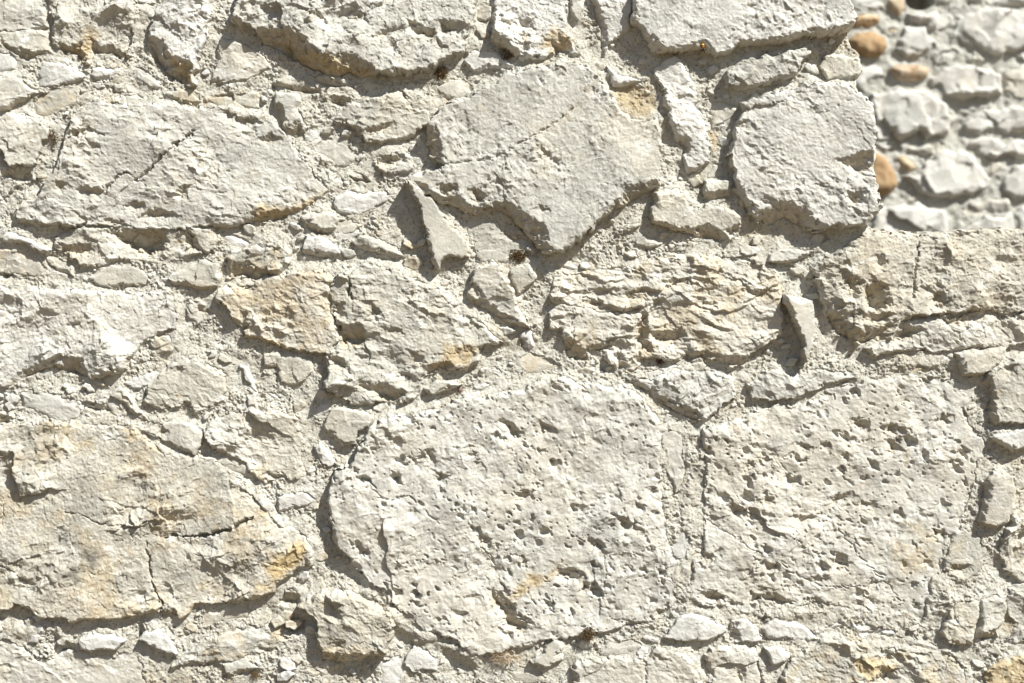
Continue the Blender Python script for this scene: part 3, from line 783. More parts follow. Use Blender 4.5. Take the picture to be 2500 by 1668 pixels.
# ------------------------------------------------------------ mesh from a height grid
def prop(o, label=None, cat=None, kind=None, group=None):
    if label: o['label'] = label
    if cat: o['category'] = cat
    if kind: o['kind'] = kind
    if group: o['group'] = group
    return o
def grid_mesh(name, X, Y, H, keep, mat, tint, parent, px=PX, y0=0., back=60., disp=None, base=20.):
    """X, Y photo pixels, H height towards the camera in pixels, keep = cells mask (n-1, m-1)"""
    used = np.zeros(X.shape, bool)
    used[:-1, :-1] |= keep; used[1:, :-1] |= keep; used[:-1, 1:] |= keep; used[1:, 1:] |= keep
    idx = -np.ones(X.shape, np.int64); idx[used] = np.arange(used.sum())
    dx, dy = (0, 0) if disp is None else disp
    co = np.stack([((X + dx) - CX) * px, y0 - (H - base) * px, EYE - ((Y + dy) - CY) * px], -1)[used]
    a, b, c, d = idx[:-1, :-1][keep], idx[1:, :-1][keep], idx[1:, 1:][keep], idx[:-1, 1:][keep]
    quads = np.stack([a, b, c, d], 1)
    tn = tint[used]
    if back:
        e = np.concatenate([quads[:, [0, 1]], quads[:, [1, 2]], quads[:, [2, 3]], quads[:, [3, 0]]])
        key = e[:, 0] * (len(co) + 1) + e[:, 1]; rev = e[:, 1] * (len(co) + 1) + e[:, 0]
        be = e[~np.isin(key, rev)]
        bv = np.unique(be); nb = -np.ones(len(co), np.int64); nb[bv] = len(co) + np.arange(len(bv))
        bc = co[bv].copy(); bc[:, 1] = y0 + back * px
        quads = np.concatenate([quads, np.stack([be[:, 1], be[:, 0], nb[be[:, 0]], nb[be[:, 1]]], 1)])
        co = np.concatenate([co, bc]); tn = np.concatenate([tn, tn[bv]])
    org = np.array([co[:, 0].mean(), y0, co[:, 2].mean()]); co = co - org
    me = bpy.data.meshes.new(name)
    me.vertices.add(len(co)); me.vertices.foreach_set('co', co.astype(np.float32).ravel())
    me.loops.add(len(quads) * 4); me.loops.foreach_set('vertex_index', quads.astype(np.int32).ravel())
    me.polygons.add(len(quads)); me.polygons.foreach_set('loop_start', np.arange(0, len(quads) * 4, 4, dtype=np.int32))
    me.polygons.foreach_set('use_smooth', np.ones(len(quads), bool))
    me.update(calc_edges=True)
    at = me.color_attributes.new('tint', 'FLOAT_COLOR', 'POINT')
    rgba = np.zeros((len(co), 4), np.float32); rgba[:, :tn.shape[1]] = tn; at.data.foreach_set('color', rgba.ravel())
    me.materials.append(mat)
    o = bpy.data.objects.new(name, me); C.objects.link(o); o.location = org
    if parent: o.parent = parent; o.location = Vector(org) - parent.location
    return o

# ------------------------------------------------------------ the near wall
STEP = 1.6
gx = np.arange(-110, 2660, STEP, dtype=np.float32); gy = np.arange(-110, 1780, STEP, dtype=np.float32)
GXX, GYY = np.meshgrid(gx, gy)
SD = np.full(GXX.shape, -999, np.float32); HN = np.zeros(GXX.shape, np.float32)
FACE = 9 * fbm(GXX, GYY, 900, 90, 2)                 # the slow waviness of the whole face
wall = bpy.data.objects.new('stone_wall', None); C.objects.link(wall); wall.location = (0, 0.15, 0)
prop(wall, 'near wall of rough pale limestone rubble and sandy mortar, stepped down at its right end', 'wall', 'thing')

def relief(X, Y, s, kind, sd):
    wx = X + 11 * fbm(X, Y, 46, s + 20, 2); wy = Y + 11 * fbm(X, Y, 46, s + 23, 2)
    wx2 = X + 5 * gn(X / 17, Y / 17, s + 26); wy2 = Y + 5 * gn(X / 17, Y / 17, s + 27)
    r = np.random.RandomState(s); a0 = r.uniform(-.9, .5); st = r.uniform(1.2, 2.0)
    r0 = 4.5 * fbm(X, Y, 170, s, 2)
    patch = np.clip(.62 + 1.8 * fbm(X, Y, 130, s + 40, 2), .2, 1.4)     # rough here, smoother there
    a1 = a0 + .5; big_ = chips(wx, wy, 120, s + 11, a1, 1.4, .85, 1.5)
    def mix_(A, B, Cc, D, E):
        v = 1.3 * r0 + 1.35 * A * big_ * (.5 + .5 * patch) + .3 * E * gn(X / 5, Y / 5, s + 17) + (1.5 if kind in 'Rrl' else .5) * E * facets(wx, wy, 75, s + 15, a0 + .8, 2.6) * np.minimum(patch, 1) + patch * (B * chips(wx, wy, 54, s, a0, st) + Cc * chips(wx2, wy2, 25, s + 3, a0 + .4, 1.6))
        return v + (1.4 * D * chips(wx2, wy2, 11, s + 5, a0, 1.5) + E * facets(wx2, wy2, 19, s + 7, a0, 1.7)) * (.25 + .75 * patch) + .5 * E * facets(wx2, wy2, 8.5, s + 8, a0, 1.5)
    if kind == 'R': v = mix_(15, 13, 8.5, 3.2, 2.6)
    elif kind == 'r': v = mix_(12, 10, 6, 2.4, 2.0)
    elif kind == 'l':
        v = mix_(9, 8, 5, 2.4, 1.8)
        for q_, (pd, am) in enumerate(((50, 8.), (25, 3.5))):
            q = (wy2 + .12 * wx2) / pd + 1.1 * fbm(X, Y, 210, s + 9 + q_, 2) + .35 * facets(wx, wy, 60, s + 13, 0, 2.5); f = q - np.floor(q)
            v = v + am * np.minimum(f, (1 - f) * 7) * np.clip(.4 + 2.0 * gn(X / 95, Y / 40, s + 12 + q_), 0, 1.3)
    elif kind == 'p':
        PD = .22 if X.max() < 1750 else .28
        pu = (wx2 * .77 + wy2 * .64) + 7 * gn(X / 11, Y / 11, s + 18); pv = (-wx2 * .64 + wy2 * .77) * 1.35 + 7 * gn(X / 11, Y / 11, s + 19)
        v = mix_(8, 6, 2.6, 1.1, .7) + 2.5 * fbm(X, Y, 42, s + 4, 3)
        dn = np.clip(.6 + 1.3 * fbm(X, Y, 150, s + 50, 2), .12, 1)
        v = v - dn * (24 * bumps(pu, pv, 46, s + 6, PD * .75) + 14 * bumps(pu + 40, pv, 24, s + 8, PD * .8) + 7 * bumps(pu, pv, 14, s + 10, PD * .3) + 8 * bumps(X, Y, 9, s + 14, PD * .35))
    elif kind == 'f': v = mix_(7, 5, 4, 2.0, 1.5) + 1.2 * fbm(X, Y, 16, s + 5, 2) * patch
    elif kind == 's': v = mix_(7, 4.5, 3, 1.5, 1.1) + 1.4 * fbm(X, Y, 18, s + 5, 3) * patch
    else: v = mix_(9, 7, 4, 1.8, 1.4)
    pits = bumps(wx2 + 9, wy2, 13, s + 31, .16)
    return v + .45 * fbm(X, Y, 7.5, s + 30, 2) + (.5 + .5 * patch) * 1.5 * chips(wx2, wy2, 6.5, s + 35, a0, 1.6) - 3.5 * pits * np.minimum(patch, 1)

def polymask(L, X, Y, soft):
    m = np.zeros(X.shape, np.float32)
    for w, p in L:
        s = sdist(p, X + 5 * gn(X / 20, Y / 20, 3), Y + 5 * gn(X / 20, Y / 20, 4))
        m = np.maximum(m, w * np.clip(.5 + s / soft, 0, 1))
    return m
LABELS = {
 'big': 'huge grey block with a long brown undercut face along its lower left', 'bigleft': 'broad grey block with a zigzag crack across it',
 'bigcentre': 'large smooth grey block ending in a downward point over a deep shadow', 'sliver': 'tall flat stone set on edge casting a dark shadow to its left',
 'toplight': 'long pale slab at the top with an overhanging lower edge', 'bigright': 'rounded pale block at the right end with a cleft in its side',
 'greychip': 'small dark grey weathered stone', 'layered': 'stone split into thin flaky layers', 'uprightsliver': 'thin upright wedge stone with a long shadow on its left',
 'bigpit': 'very large pale stone covered in small pits', 'pitright': 'large squarish stone riddled with holes and cracks',
 'bigstain': 'very large smooth stone with an orange rust stain and a vertical crack', 'brownblock': 'brownish block jutting out with a shaded base',
 'slab': 'wide pinkish slab under the stepped top of the wall', 'orange': 'stone stained bright orange', 'smoothgrey': 'smooth grey stone smeared with mortar',
 'centre': 'chipped grey block with a yellow stained corner', 'leftwhite': 'long chalky block at the left edge', 'ochremid': 'stone with ochre streaks'}
def area(P): return abs(sum(P[k - 1][0] * P[k][1] - P[k][0] * P[k - 1][1] for k in range(len(P)))) / 2
order = sorted(range(len(stones)), key=lambda i: -area(stones[i]['P']))
big = set(order[:92])
TONE = {'slab': .1, 'lowslab': .1, 'bigstain': .25, 'bigpit': .35, 'pitright': .2, 'layered': .05, 'bigcentre': .75, 'big': .85, 'bigleft': .65, 'toplight': .4, 'bigright': .5, 'centre': .65, 'smoothgrey': 1., 'grey': .9, 'greychip': 1.}
for i, S in enumerate(stones):
    P = S['P']; xs = [p[0] for p in P]; ys = [p[1] for p in P]
    i0 = max(0, int((min(xs) - 20 + 110) / STEP)); i1 = min(len(gx), int((max(xs) + 20 + 110) / STEP) + 2)
    j0 = max(0, int((min(ys) - 20 + 110) / STEP)); j1 = min(len(gy), int((max(ys) + 20 + 110) / STEP) + 2)
    X = GXX[j0:j1, i0:i1]; Y = GYY[j0:j1, i0:i1]; s = 100 + i * 3
    small = area(P) < 9000
    wa = 2.6 if small else 4.5
    fj = facets(X, Y, 17, s + 9, 0, 1.3) - .5; fk = facets(X, Y, 9, s + 12, .6, 1.3) - .5
    WX = X + wa * fbm(X, Y, 26, s, 2, .6) + wa * (.8 * fj + .5 * fk); WY = Y + wa * fbm(X, Y, 26, s + 5, 2, .6) + wa * (.5 * fj - .8 * fk)
    sd = sdist(P, WX, WY) + (0 if S['h'] >= 36 else 3.2)
    h = S['h']; h = h * (1.1 if h >= 36 else .98 if h >= 20 else .86)
    gy_, gx_ = np.gradient(blur(np.clip(sd, -30, 40), 3)); ls = np.clip(-(gx_ * SX + gy_ * SY) / (np.sqrt(gx_ ** 2 + gy_ ** 2) + 1e-4), 0, 1)
    ew = {'s': 7, 'm': 6, 'f': 9}.get(S['k'], 9) + (8 if h < 12 else 0)
    ewv = ew * (.8 + .7 * gn(X / 45, Y / 45, s + 8)) * (1 + 1.6 * ls)
    t = np.clip(sd / np.maximum(ewv, 2.5), 0, 1)
    prof = 1 - (1 - t) ** 2
    r = np.random.RandomState(i); TL = {'bigpit': (-.026, -.026), 'bigstain': (0, .01), 'pitright': (-.012, 0), 'sliver': (-.15, -.05), 'uprightsliver': (-.3, .0)}.get(S['tag'], (0, 0))
    h = h + TL[0] * (X - np.mean(X)) + TL[1] * (Y - np.mean(Y))
    ea = np.clip(.45 + 1.1 * gn(X / 62, Y / 62, s + 33), .05, .85) * (1 - .45 * ls)
    body = h * (ea + (1 - ea) * prof) + r.uniform(-.02, .02) * (X - X.mean()) + r.uniform(-.02, .02) * (Y - Y.mean())
    rel = relief(X, Y, s, S['k'], sd)
    rel = rel * (.32 if 'sliver' in S['tag'] else .5 if small else .75 if area(P) < 20000 else 1)
    body = body + (rel - rel[sd > 3].mean()) * np.clip(.25 + sd / 12, 0, 1) * np.minimum(1, .45 + h / 30)
    NX = X + 2.2 * gn(X / 16, Y / 16, s + 2) + 5 * fj + 3 * fk; NY = Y + 2.2 * gn(X / 16, Y / 16, s + 3) - 4.5 * fj + 3.5 * fk
    cut = np.zeros(X.shape, np.float32)
    for m, p in S['N']:
        qx = [a for a, b in p]; qy = [b for a, b in p]
        w = (X > min(qx) - 45) & (X < max(qx) + 45) & (Y > min(qy) - 45) & (Y < max(qy) + 45)
        if not w.any(): continue
        ii = np.where(w.any(0))[0]; jj = np.where(w.any(1))[0]; sl_ = np.s_[jj[0]:jj[-1] + 1, ii[0]:ii[-1] + 1]
        cut[sl_] = np.maximum(cut[sl_], notch(p, NX[sl_], NY[sl_], m))
    body = body - cut
    for cw, cd, p in S['C']:
        d = None
        for k in range(len(p) - 1):
            q = seg_d(NX, NY, p[k], p[k + 1]); d = q if d is None else np.minimum(d, q)
        d = np.sqrt(d); cwv = cw * (.75 + .6 * gn(X / 22, Y / 22, s + 14))
        body = body - cd * np.exp(-(d / np.maximum(cwv, .8)) ** 2) * (.7 + .4 * gn(X / 30, Y / 30, s + 15))
    # below the outline the side of the stone runs steeply back into the mortar
    H = np.where(sd > 0, body, np.minimum(body, 4) + sd * 5) + FACE[j0:j1, i0:i1]
    vk = sd > -5.5
    keep = vk[:-1, :-1] & vk[1:, :-1] & vk[:-1, 1:] & vk[1:, 1:]
    HN[j0:j1, i0:i1] = np.where(sd > SD[j0:j1, i0:i1], h, HN[j0:j1, i0:i1]); SD[j0:j1, i0:i1] = np.maximum(SD[j0:j1, i0:i1], sd)
    tint = np.zeros(X.shape + (4,), np.float32); tint[..., 3] = TONE.get(S['tag'], r.uniform(0, .75))
    tint[..., 0] = polymask(S['O'], X, Y, 22); tint[..., 1] = polymask(S['D'], X, Y, 30)
    tg = S['tag']
    if tg in ('ochre', 'ochremid'): tint[..., 0] = np.maximum(tint[..., 0], np.clip(.2 + .9 * fbm(X, Y, 60, s + 60, 3), 0, .55))
    if tg in ('layered', 'ochremid', 'bigstain'): tint[..., 0] = np.maximum(tint[..., 0], np.clip(.12 + 1.1 * fbm(X, Y, 120, s + 66, 3), 0, .6))
    if tg == 'slab': tint[..., 1] = np.clip(.12 + .5 * fbm(X, Y, 90, s + 60, 3), 0, .35); tint[..., 0] = np.maximum(tint[..., 0], .2)
    if tg == 'bigstain': tint[..., 1] = np.maximum(tint[..., 1], np.clip(.05 + .8 * fbm(X, Y, 110, s + 61, 4), 0, .55))
    if tg in ('orange',): tint[..., 0] = 1
    if tg in ('brown', 'brownblock'): tint[..., 1] = np.maximum(tint[..., 1], np.clip(.15 + .5 * fbm(X, Y, 60, s + 60, 3), 0, .5)); tint[..., 0] = np.maximum(tint[..., 0], .22)
    if tg in ('greychip',): tint[..., 1] = np.maximum(tint[..., 1], np.clip(.25 + .8 * fbm(X, Y, 50, s + 60, 3), 0, .6))
    if tg == 'ochrelow': tint[..., 0] = np.maximum(tint[..., 0], np.clip((Y - np.mean(ys)) / 60, 0, .6))
    tint[..., 2] = {'white': .75, 'toplight': .7, 'bigright': .5, 'bigpit': .35, 'pitright': .3, 'cream': .4, 'leftwhite': .5, 'bigleft': .25, 'bigstain': .12}.get(tg, r.uniform(0, .3))
    # undercuts: earthier ochre, also painting in the warm bounce light of shaded undersides
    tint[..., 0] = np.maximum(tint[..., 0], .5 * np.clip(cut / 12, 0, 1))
    lean = np.clip(cut / 25, 0, 1)
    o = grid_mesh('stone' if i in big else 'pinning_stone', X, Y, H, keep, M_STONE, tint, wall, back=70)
    if tg in LABELS: o['label'] = LABELS[tg]

# loose chips of stone pressed into the mortar: nobody could count them
rc = random.Random(11); CH = np.full(GXX.shape, -99, np.float32); CHH = np.zeros(GXX.shape, np.float32); nch = 0
for q in range(6000):
    x = rc.uniform(-60, 2560); y = rc.uniform(-60, 1720); rad = rc.choice((5, 6, 8, 10, 13, 17, 22)) * rc.uniform(.8, 1.2)
    ci = int((x + 110) / STEP); cj = int((y + 110) / STEP)
    if SD[cj, ci] > -.55 * rad or CH[cj, ci] > -4 or SD[cj, ci] < -60: continue
    if x > 2050 and y < 600: continue
    a0 = rc.uniform(-.9, .6); el = rc.uniform(.4, .85); P = []
    for k in range(rc.randint(4, 7)): P.append(k + rc.uniform(-.3, .3))
    P = [(x + rad * (math.cos(6.283 * k / len(P)) * math.cos(a0) - el * math.sin(6.283 * k / len(P)) * math.sin(a0)), y + rad * (math.cos(6.283 * k / len(P)) * math.sin(a0) + el * math.sin(6.283 * k / len(P)) * math.cos(a0))) for k in P]
    w = int(rad * 1.4 / STEP) + 4; sl_ = np.s_[max(0, cj - w):cj + w, max(0, ci - w):ci + w]
    X = GXX[sl_]; Y = GYY[sl_]; d = sdist(P, X + 1.6 * gn(X / 9, Y / 9, q % 50), Y + 1.6 * gn(X / 9, Y / 9, q % 50 + 1))
    tx = rc.uniform(-.3, .3); ty = rc.uniform(-.3, .3); hh = rc.uniform(5, 10) + rad * .3
    hv = hh + tx * (X - x) + ty * (Y - y) + 2.5 * chips(X, Y, 9, q % 90) - 3 * (1 - np.clip(d / 4, 0, 1)) ** 2
    m = d > CH[sl_]; CHH[sl_] = np.where(m, hv, CHH[sl_]); CH[sl_] = np.where(m, d, CH[sl_]); nch += 1
    if nch > 420: break
vk = CH > -3.2; keep = vk[:-1, :-1] & vk[1:, :-1] & vk[:-1, 1:] & vk[1:, 1:]
tint = np.zeros(GXX.shape + (4,), np.float32); tint[..., 3] = .3; tint[..., 2] = np.clip(.4 + 1.2 * fbm(GXX, GYY, 60, 5, 2), 0, 1); tint[..., 0] = np.clip(fbm(GXX, GYY, 90, 15, 2) - .1, 0, .7)
o = grid_mesh('stone_chips', GXX, GYY, FACE + np.where(CH > 0, CHH, np.minimum(CHH, 4) + CH * 4), keep, M_STONE, tint, wall, back=0)
o['kind'] = 'stuff'

# mortar: one gritty sheet that sinks under every stone
WALLP = [(-130, -130), (2055, -130), (2064, 60), (2070, 88), (2078, 115), (2098, 132), (2091, 185), (2088, 210), (2100, 240), (2112, 300), (2112, 500),
         (2118, 548), (2136, 568), (2180, 580), (2250, 590), (2700, 590), (2700, 1800), (-130, 1800)]
X, Y = GXX, GYY
wsd = sdist(WALLP, X + 3 * gn(X / 16, Y / 16, 2), Y + 3 * gn(X / 16, Y / 16, 5))
fil = np.exp(-np.clip(-SD, 0, 200) / 9)
lump = 5 * fbm(X, Y, 95, 61, 2, .5) + 3.0 * fbm(X, Y, 30, 64, 3, .55)
wx = X + 4 * gn(X / 19, Y / 19, 70); wy = Y + 4 * gn(X / 19, Y / 19, 71)
rgh = np.clip(.75 + 1.1 * fbm(X, Y, 80, 95, 2), .35, 1.4)
grit = rgh * (2.4 * bumps(wx, wy, 10, 72, .5) + 2.2 * bumps(wx, wy, 6, 73, .6) - 5.5 * bumps(wx + 5, wy, 12, 74, .3) + 3.6 * bumps(wx, wy, 17, 75, .25) + 1.4 * fbm(X, Y, 6, 77, 2) + 1.8 * facets(wx, wy, 13, 78) - 4 * bumps(wx + 5, wy, 22, 79, .2))
gyy, gxx = np.gradient(blur(np.clip(SD, -60, 30), 4)); gl = np.sqrt(gxx ** 2 + gyy ** 2) + 1e-4
lit = np.clip(.25 - .9 * (gxx * SX + gyy * SY) / gl, 0, 1)           # this mortar lies on the upper right of the nearest stone
lap = fbm(X, Y, 60, 91, 3)
fill = blur(np.clip(.62 * HN - 6, 0, 15) * (lit * .85 + .15) * np.exp(-np.clip(-SD, 0, 200) / 26) * np.clip(.8 + .7 * lap, .2, 1.1), 3)
H = FACE + 4.5 + lump + grit + 1.5 * fil + fill
cut = np.zeros(X.shape, np.float32)
for m, p in mort['N']:
    cut = np.maximum(cut, notch(p, wx, wy, m, 12))
H = H - cut
for a_, p in mort['B']: H = H + a_ * np.clip(.5 + sdist(p, wx, wy) / 26, 0, 1) * (.75 + .5 * lap)
bury = np.zeros(X.shape, np.float32)
for a_, p in mort['B']: bury = np.maximum(bury, np.clip(.5 + sdist(p, wx, wy) / 20, 0, 1))
H = H - np.clip((SD - 3 - 9 * np.clip(lap + .15, 0, 1) * lit - 14 * bury * np.clip(.5 + lap, 0, 1)) * 2.2, 0, 60)
H = np.where(wsd > 0, H, H + wsd * 2)
vk = (SD < 22) & (wsd > -4)
keep = vk[:-1, :-1] & vk[1:, :-1] & vk[:-1, 1:] & vk[1:, 1:]
tint = np.zeros(X.shape + (3,), np.float32); tint[..., 0] = np.maximum(polymask(mort['O'], X, Y, 26), .55 * np.clip(fbm(X, Y, 140, 80, 4) - .05, 0, 1))
tint[..., 1] = .12 * np.clip(fbm(X, Y, 90, 83, 3), 0, 1)
grid_mesh('mortar', X, Y, H, keep, M_MORT, tint, wall, back=640)

# the rest of the wall, outside the picture: same make, coarser
X, Y = np.meshgrid(np.arange(-1900, 3900, 14, dtype=np.float32), np.arange(-1300, 3120, 14, dtype=np.float32))
OUT = [(-1850, -1250), (2055, -1250), (2055, 60), (2112, 300), (2130, 580), (3850, 600), (3850, 3150), (-1850, 3150)]
o_sd = sdist(OUT, X, Y)
wx = X + 30 * fbm(X, Y, 200, 1, 2); wy = Y + 30 * fbm(X, Y, 200, 4, 2)
b1 = b2 = None
for dx, dy, hh in cells(wx / 260, wy / 150, 5):
    d = dx * dx + dy * dy
    if b1 is None: b1 = d; b2 = d * 0 + 9
    else: b2 = np.minimum(b2, np.maximum(d, b1)); b1 = np.minimum(b1, d)
H = 24 * np.clip((np.sqrt(b2) - np.sqrt(b1)) * 5, 0, 1) + 10 * chips(wx, wy, 70, 9, 0, 1.5) - 14
inn = (X > -108) & (X < 2655) & (Y > -108) & (Y < 1776)
vk = (o_sd > 0) & ~inn
keep = vk[:-1, :-1] & vk[1:, :-1] & vk[:-1, 1:] & vk[1:, 1:]
grid_mesh('wall_body', X, Y, H, keep, M_STONE, np.zeros(X.shape + (3,), np.float32), wall, back=640)

# ------------------------------------------------------------ the far wall, out of focus
GAP = 1.35
K = (DIST + GAP) / DIST
far = bpy.data.objects.new('cobble_wall', None); C.objects.link(far); far.location = (0.8, GAP, 0)
prop(far, 'blurred wall of white rubble and orange cobbles in grey mortar standing behind the near wall', 'wall', 'thing')
M_FSTONE = M_STONE
mo, nt, b = new_mat('grey_mortar'); co = N(nt, 'ShaderNodeNewGeometry').outputs['Position']
nt.links.new(ramp(nt, noise(nt, co, 14, 6, .65), [(.3, (.37, .36, .32)), (.6, (.45, .44, .395)), (.8, (.52, .505, .46))]), b.inputs['Base Color'])
bump(nt, b, [(noise(nt, co, 200, 5, .7), .004, .8)]); M_FMORT = mo
mo, nt, b = new_mat('orange_cobble'); co = N(nt, 'ShaderNodeNewGeometry').outputs['Position']
at = N(nt, 'ShaderNodeVertexColor', layer_name='tint'); sep = N(nt, 'ShaderNodeSeparateColor'); nt.links.new(at.outputs[0], sep.inputs[0])
cc = ramp(nt, noise(nt, co, 16, 5, .6), [(.35, (.27, .17, .085)), (.6, (.37, .255, .145)), (.75, (.46, .37, .25))])
cc = mix(nt, math_(nt, 'MULTIPLY', sep.outputs[2], sstep(nt, noise(nt, co, 24, 4, .6), .42, .56)), cc, (.68, .63, .54))
nt.links.new(cc, b.inputs['Base Color']); M_COB = mo
mo, nt, b = new_mat('brown_cobble'); co = N(nt, 'ShaderNodeNewGeometry').outputs['Position']
nt.links.new(ramp(nt, noise(nt, co, 18, 5, .6), [(.35, (.36, .27, .17)), (.7, (.52, .44, .33))]), b.inputs['Base Color']); M_BRN = mo
FS = 3.4
fx = np.arange(1500, 3050, FS, dtype=np.float32); fy = np.arange(-420, 900, FS, dtype=np.float32)
FXX, FYY = np.meshgrid(fx, fy); FSD = np.full(FXX.shape, -999, np.float32)
BG = '''
1280,90 1360,80 1430,90 1440,140 1350,170 1270,165 1240,130;o;26
1225,260 1290,205 1400,200 1470,240 1485,300 1440,360 1350,365 1270,330;O;46
1485,440 1540,405 1680,410 1755,430 1740,490 1650,515 1540,505;o;34
1380,960 1470,1000 1530,1090 1550,1180 1500,1240 1420,1250 1350,1220 1320,1100;O;44
1535,1000 1580,980 1650,1030 1680,1080 1620,1100 1560,1060;b;30
1280,20 1450,-10 1480,60 1400,70 1310,50;w;22
1620,80 1800,60 1920,90 1910,150 1800,200 1750,180 1740,120 1640,150;w;30
1600,160 1720,170 1810,290 1700,355 1600,345 1540,300 1580,220;w;34
1460,180 1520,160 1575,190 1500,222;b;20
1930,100 2100,50 2350,40 2520,100 2500,240 2300,330 2180,350 2060,300 1900,250;w;40
1790,340 1900,310 1945,360 1900,402 1800,390;w;18
1990,370 2050,330 2120,380 2090,412;g;24
1750,500 1850,420 2050,415 2200,470 2215,590 2100,622 1950,632 1850,595;w;44
1380,600 1550,555 1700,565 1830,640 1925,750 1860,860 1760,880 1680,830 1620,885 1550,890 1515,840 1480,893 1410,880 1380,700;w;46
1940,690 2060,645 2140,670 2040,715;w;20
1975,770 2100,700 2350,680 2520,760 2500,860 2250,840 2120,820 2060,855 1990,830;w;38
1280,440 1400,420 1460,470 1340,545 1270,560;w;26
1400,915 1545,905 1480,950;w;24
1560,910 1850,895 1880,960 1760,1005 1620,970;g;18
1585,1130 1700,1080 1800,970 1940,950 2060,1010 2140,1130 2110,1200 1990,1240 1880,1272 1740,1245 1660,1185;w;46
2210,1150 2300,1060 2520,1030 2520,1240 2280,1262 2215,1215;w;40
1400,1340 1500,1305 1700,1295 1850,1345 1880,1440 1840,1700 1400,1700;w;30
1920,1330 2060,1280 2250,1260 2280,1335 2100,1385 1950,1372;g;20
1940,1450 2100,1385 2290,1350 2310,1460 2250,1700 1940,1700;w;30
2300,1340 2520,1290 2520,1700 2330,1600;w;26
2000,900 2100,860 2230,900 2400,880 2520,920 2440,1010 2280,990 2220,1010 2060,970;w;36
1480,-10 1590,-60 1600,60 1560,100 1500,60;b;24
1800,-100 1990,-100 2100,-60 2090,20 1990,30 1900,60 1800,20;w;26
2120,-120 2520,-120 2520,20 2300,30 2110,20;w;30
2230,470 2400,380 2520,400 2520,620 2300,640 2240,560;g;26
2330,330 2420,280 2520,290 2520,370 2360,400;w;24
2120,1010 2240,1020 2200,1110 2150,1120;g;18
1650,980 1740,1010 1700,1040;g;14
1590,1240 1680,1230 1690,1280 1600,1275;g;18
2140,1260 2200,1250 2220,1290 2160,1300;b;14
1200,370 1260,350 1330,400 1270,420 1200,420;g;16
1500,600 1560,640 1540,700;w;10
'''
bgs = []
for ln in BG.strip().split('\n'):
    a, kk, hh = ln.split(';'); bgs.append((pts('A3', a), kk, float(hh)))
rr = random.Random(4)                               # more of the same wall where the first wall hides it or the frame ends
for jx in range(1560, 3000, 118):
    for jy in range(-360, 860, 92):
        x = jx + rr.uniform(-22, 22) + (jy // 92 % 2) * 50; y = jy + rr.uniform(-16, 16)
        if 2020 < x < 2570 and -60 < y < 700: continue
        rx = rr.uniform(34, 56); ry = rr.uniform(24, 38)
        bgs.append(([(x + rx * math.cos(q) * rr.uniform(.8, 1.1), y + ry * math.sin(q) * rr.uniform(.8, 1.1)) for q in np.arange(0, 6.28, .7)], rr.choice('wwwwgo'), rr.uniform(20, 36)))
nst = 0
for i, (P, kk, h) in enumerate(bgs):
    xs = [p[0] for p in P]; ys = [p[1] for p in P]
    i0 = max(0, int((min(xs) - 15 - 1500) / FS)); i1 = min(len(fx), int((max(xs) + 15 - 1500) / FS) + 2)
    j0 = max(0, int((min(ys) - 15 + 420) / FS)); j1 = min(len(fy), int((max(ys) + 15 + 420) / FS) + 2)
    X = FXX[j0:j1, i0:i1]; Y = FYY[j0:j1, i0:i1]; s = 700 + i * 3
    cob = kk in 'Oob'
    wa = 2.5 if cob else 9
    sd = sdist(P, X + wa * fbm(X, Y, 30, s, 2), Y + wa * fbm(X, Y, 30, s + 4, 2))
    FSD[j0:j1, i0:i1] = np.maximum(FSD[j0:j1, i0:i1], sd)
    t = np.clip(sd / (30 if cob else 14), 0, 1)
    prof = np.sqrt(np.clip(1 - (1 - t) ** 2, 0, 1))
    wx = X + 9 * fbm(X, Y, 40, s + 20, 2); wy = Y + 9 * fbm(X, Y, 40, s + 23, 2)
    rel = 3 * fbm(X, Y, 40, s, 3) + 2.5 * chips(wx, wy, 24, s) if cob else 12 * chips(wx, wy, 95, s, i * 1.3, 1.4, .2, 1.5) + 4 * chips(wx, wy, 34, s + 2, i * 1.3, 1.5) + 3.5 * facets(wx, wy, 40, s + 5, i) - 8
    H = np.where(sd > 0, h * (.8 if cob else .52) * (.3 + .7 * prof) + (rel - rel[sd > 3].mean()) * np.clip(.2 + sd / 14, 0, 1) + (0 if cob else 4), 4 + sd * 4)
    vk = sd > -6; keep = vk[:-1, :-1] & vk[1:, :-1] & vk[:-1, 1:] & vk[1:, 1:]
    tint = np.zeros(X.shape + (3,), np.float32); tint[..., 2] = {'w': .7, 'g': .3, 'o': .35}.get(kk, 0)
    if kk == 'w': tint[..., 0] = .3 * np.clip(fbm(X, Y, 70, s + 60, 2), 0, 1)
    seen = 2020 < sum(xs) / len(xs) < 2540 and -60 < sum(ys) / len(ys) < 640
    nm = 'cobble' if kk in 'Oob' else 'stone'
    nst += 1
    if i >= 99 + 37: continue
    o = grid_mesh(nm, X, Y, H, keep, M_BRN if kk == 'b' else M_COB if kk in 'Oo' else M_STONE, tint, far, px=PX * K, y0=GAP, back=50)
    if kk == 'O': o['label'] = 'smooth orange cobble'
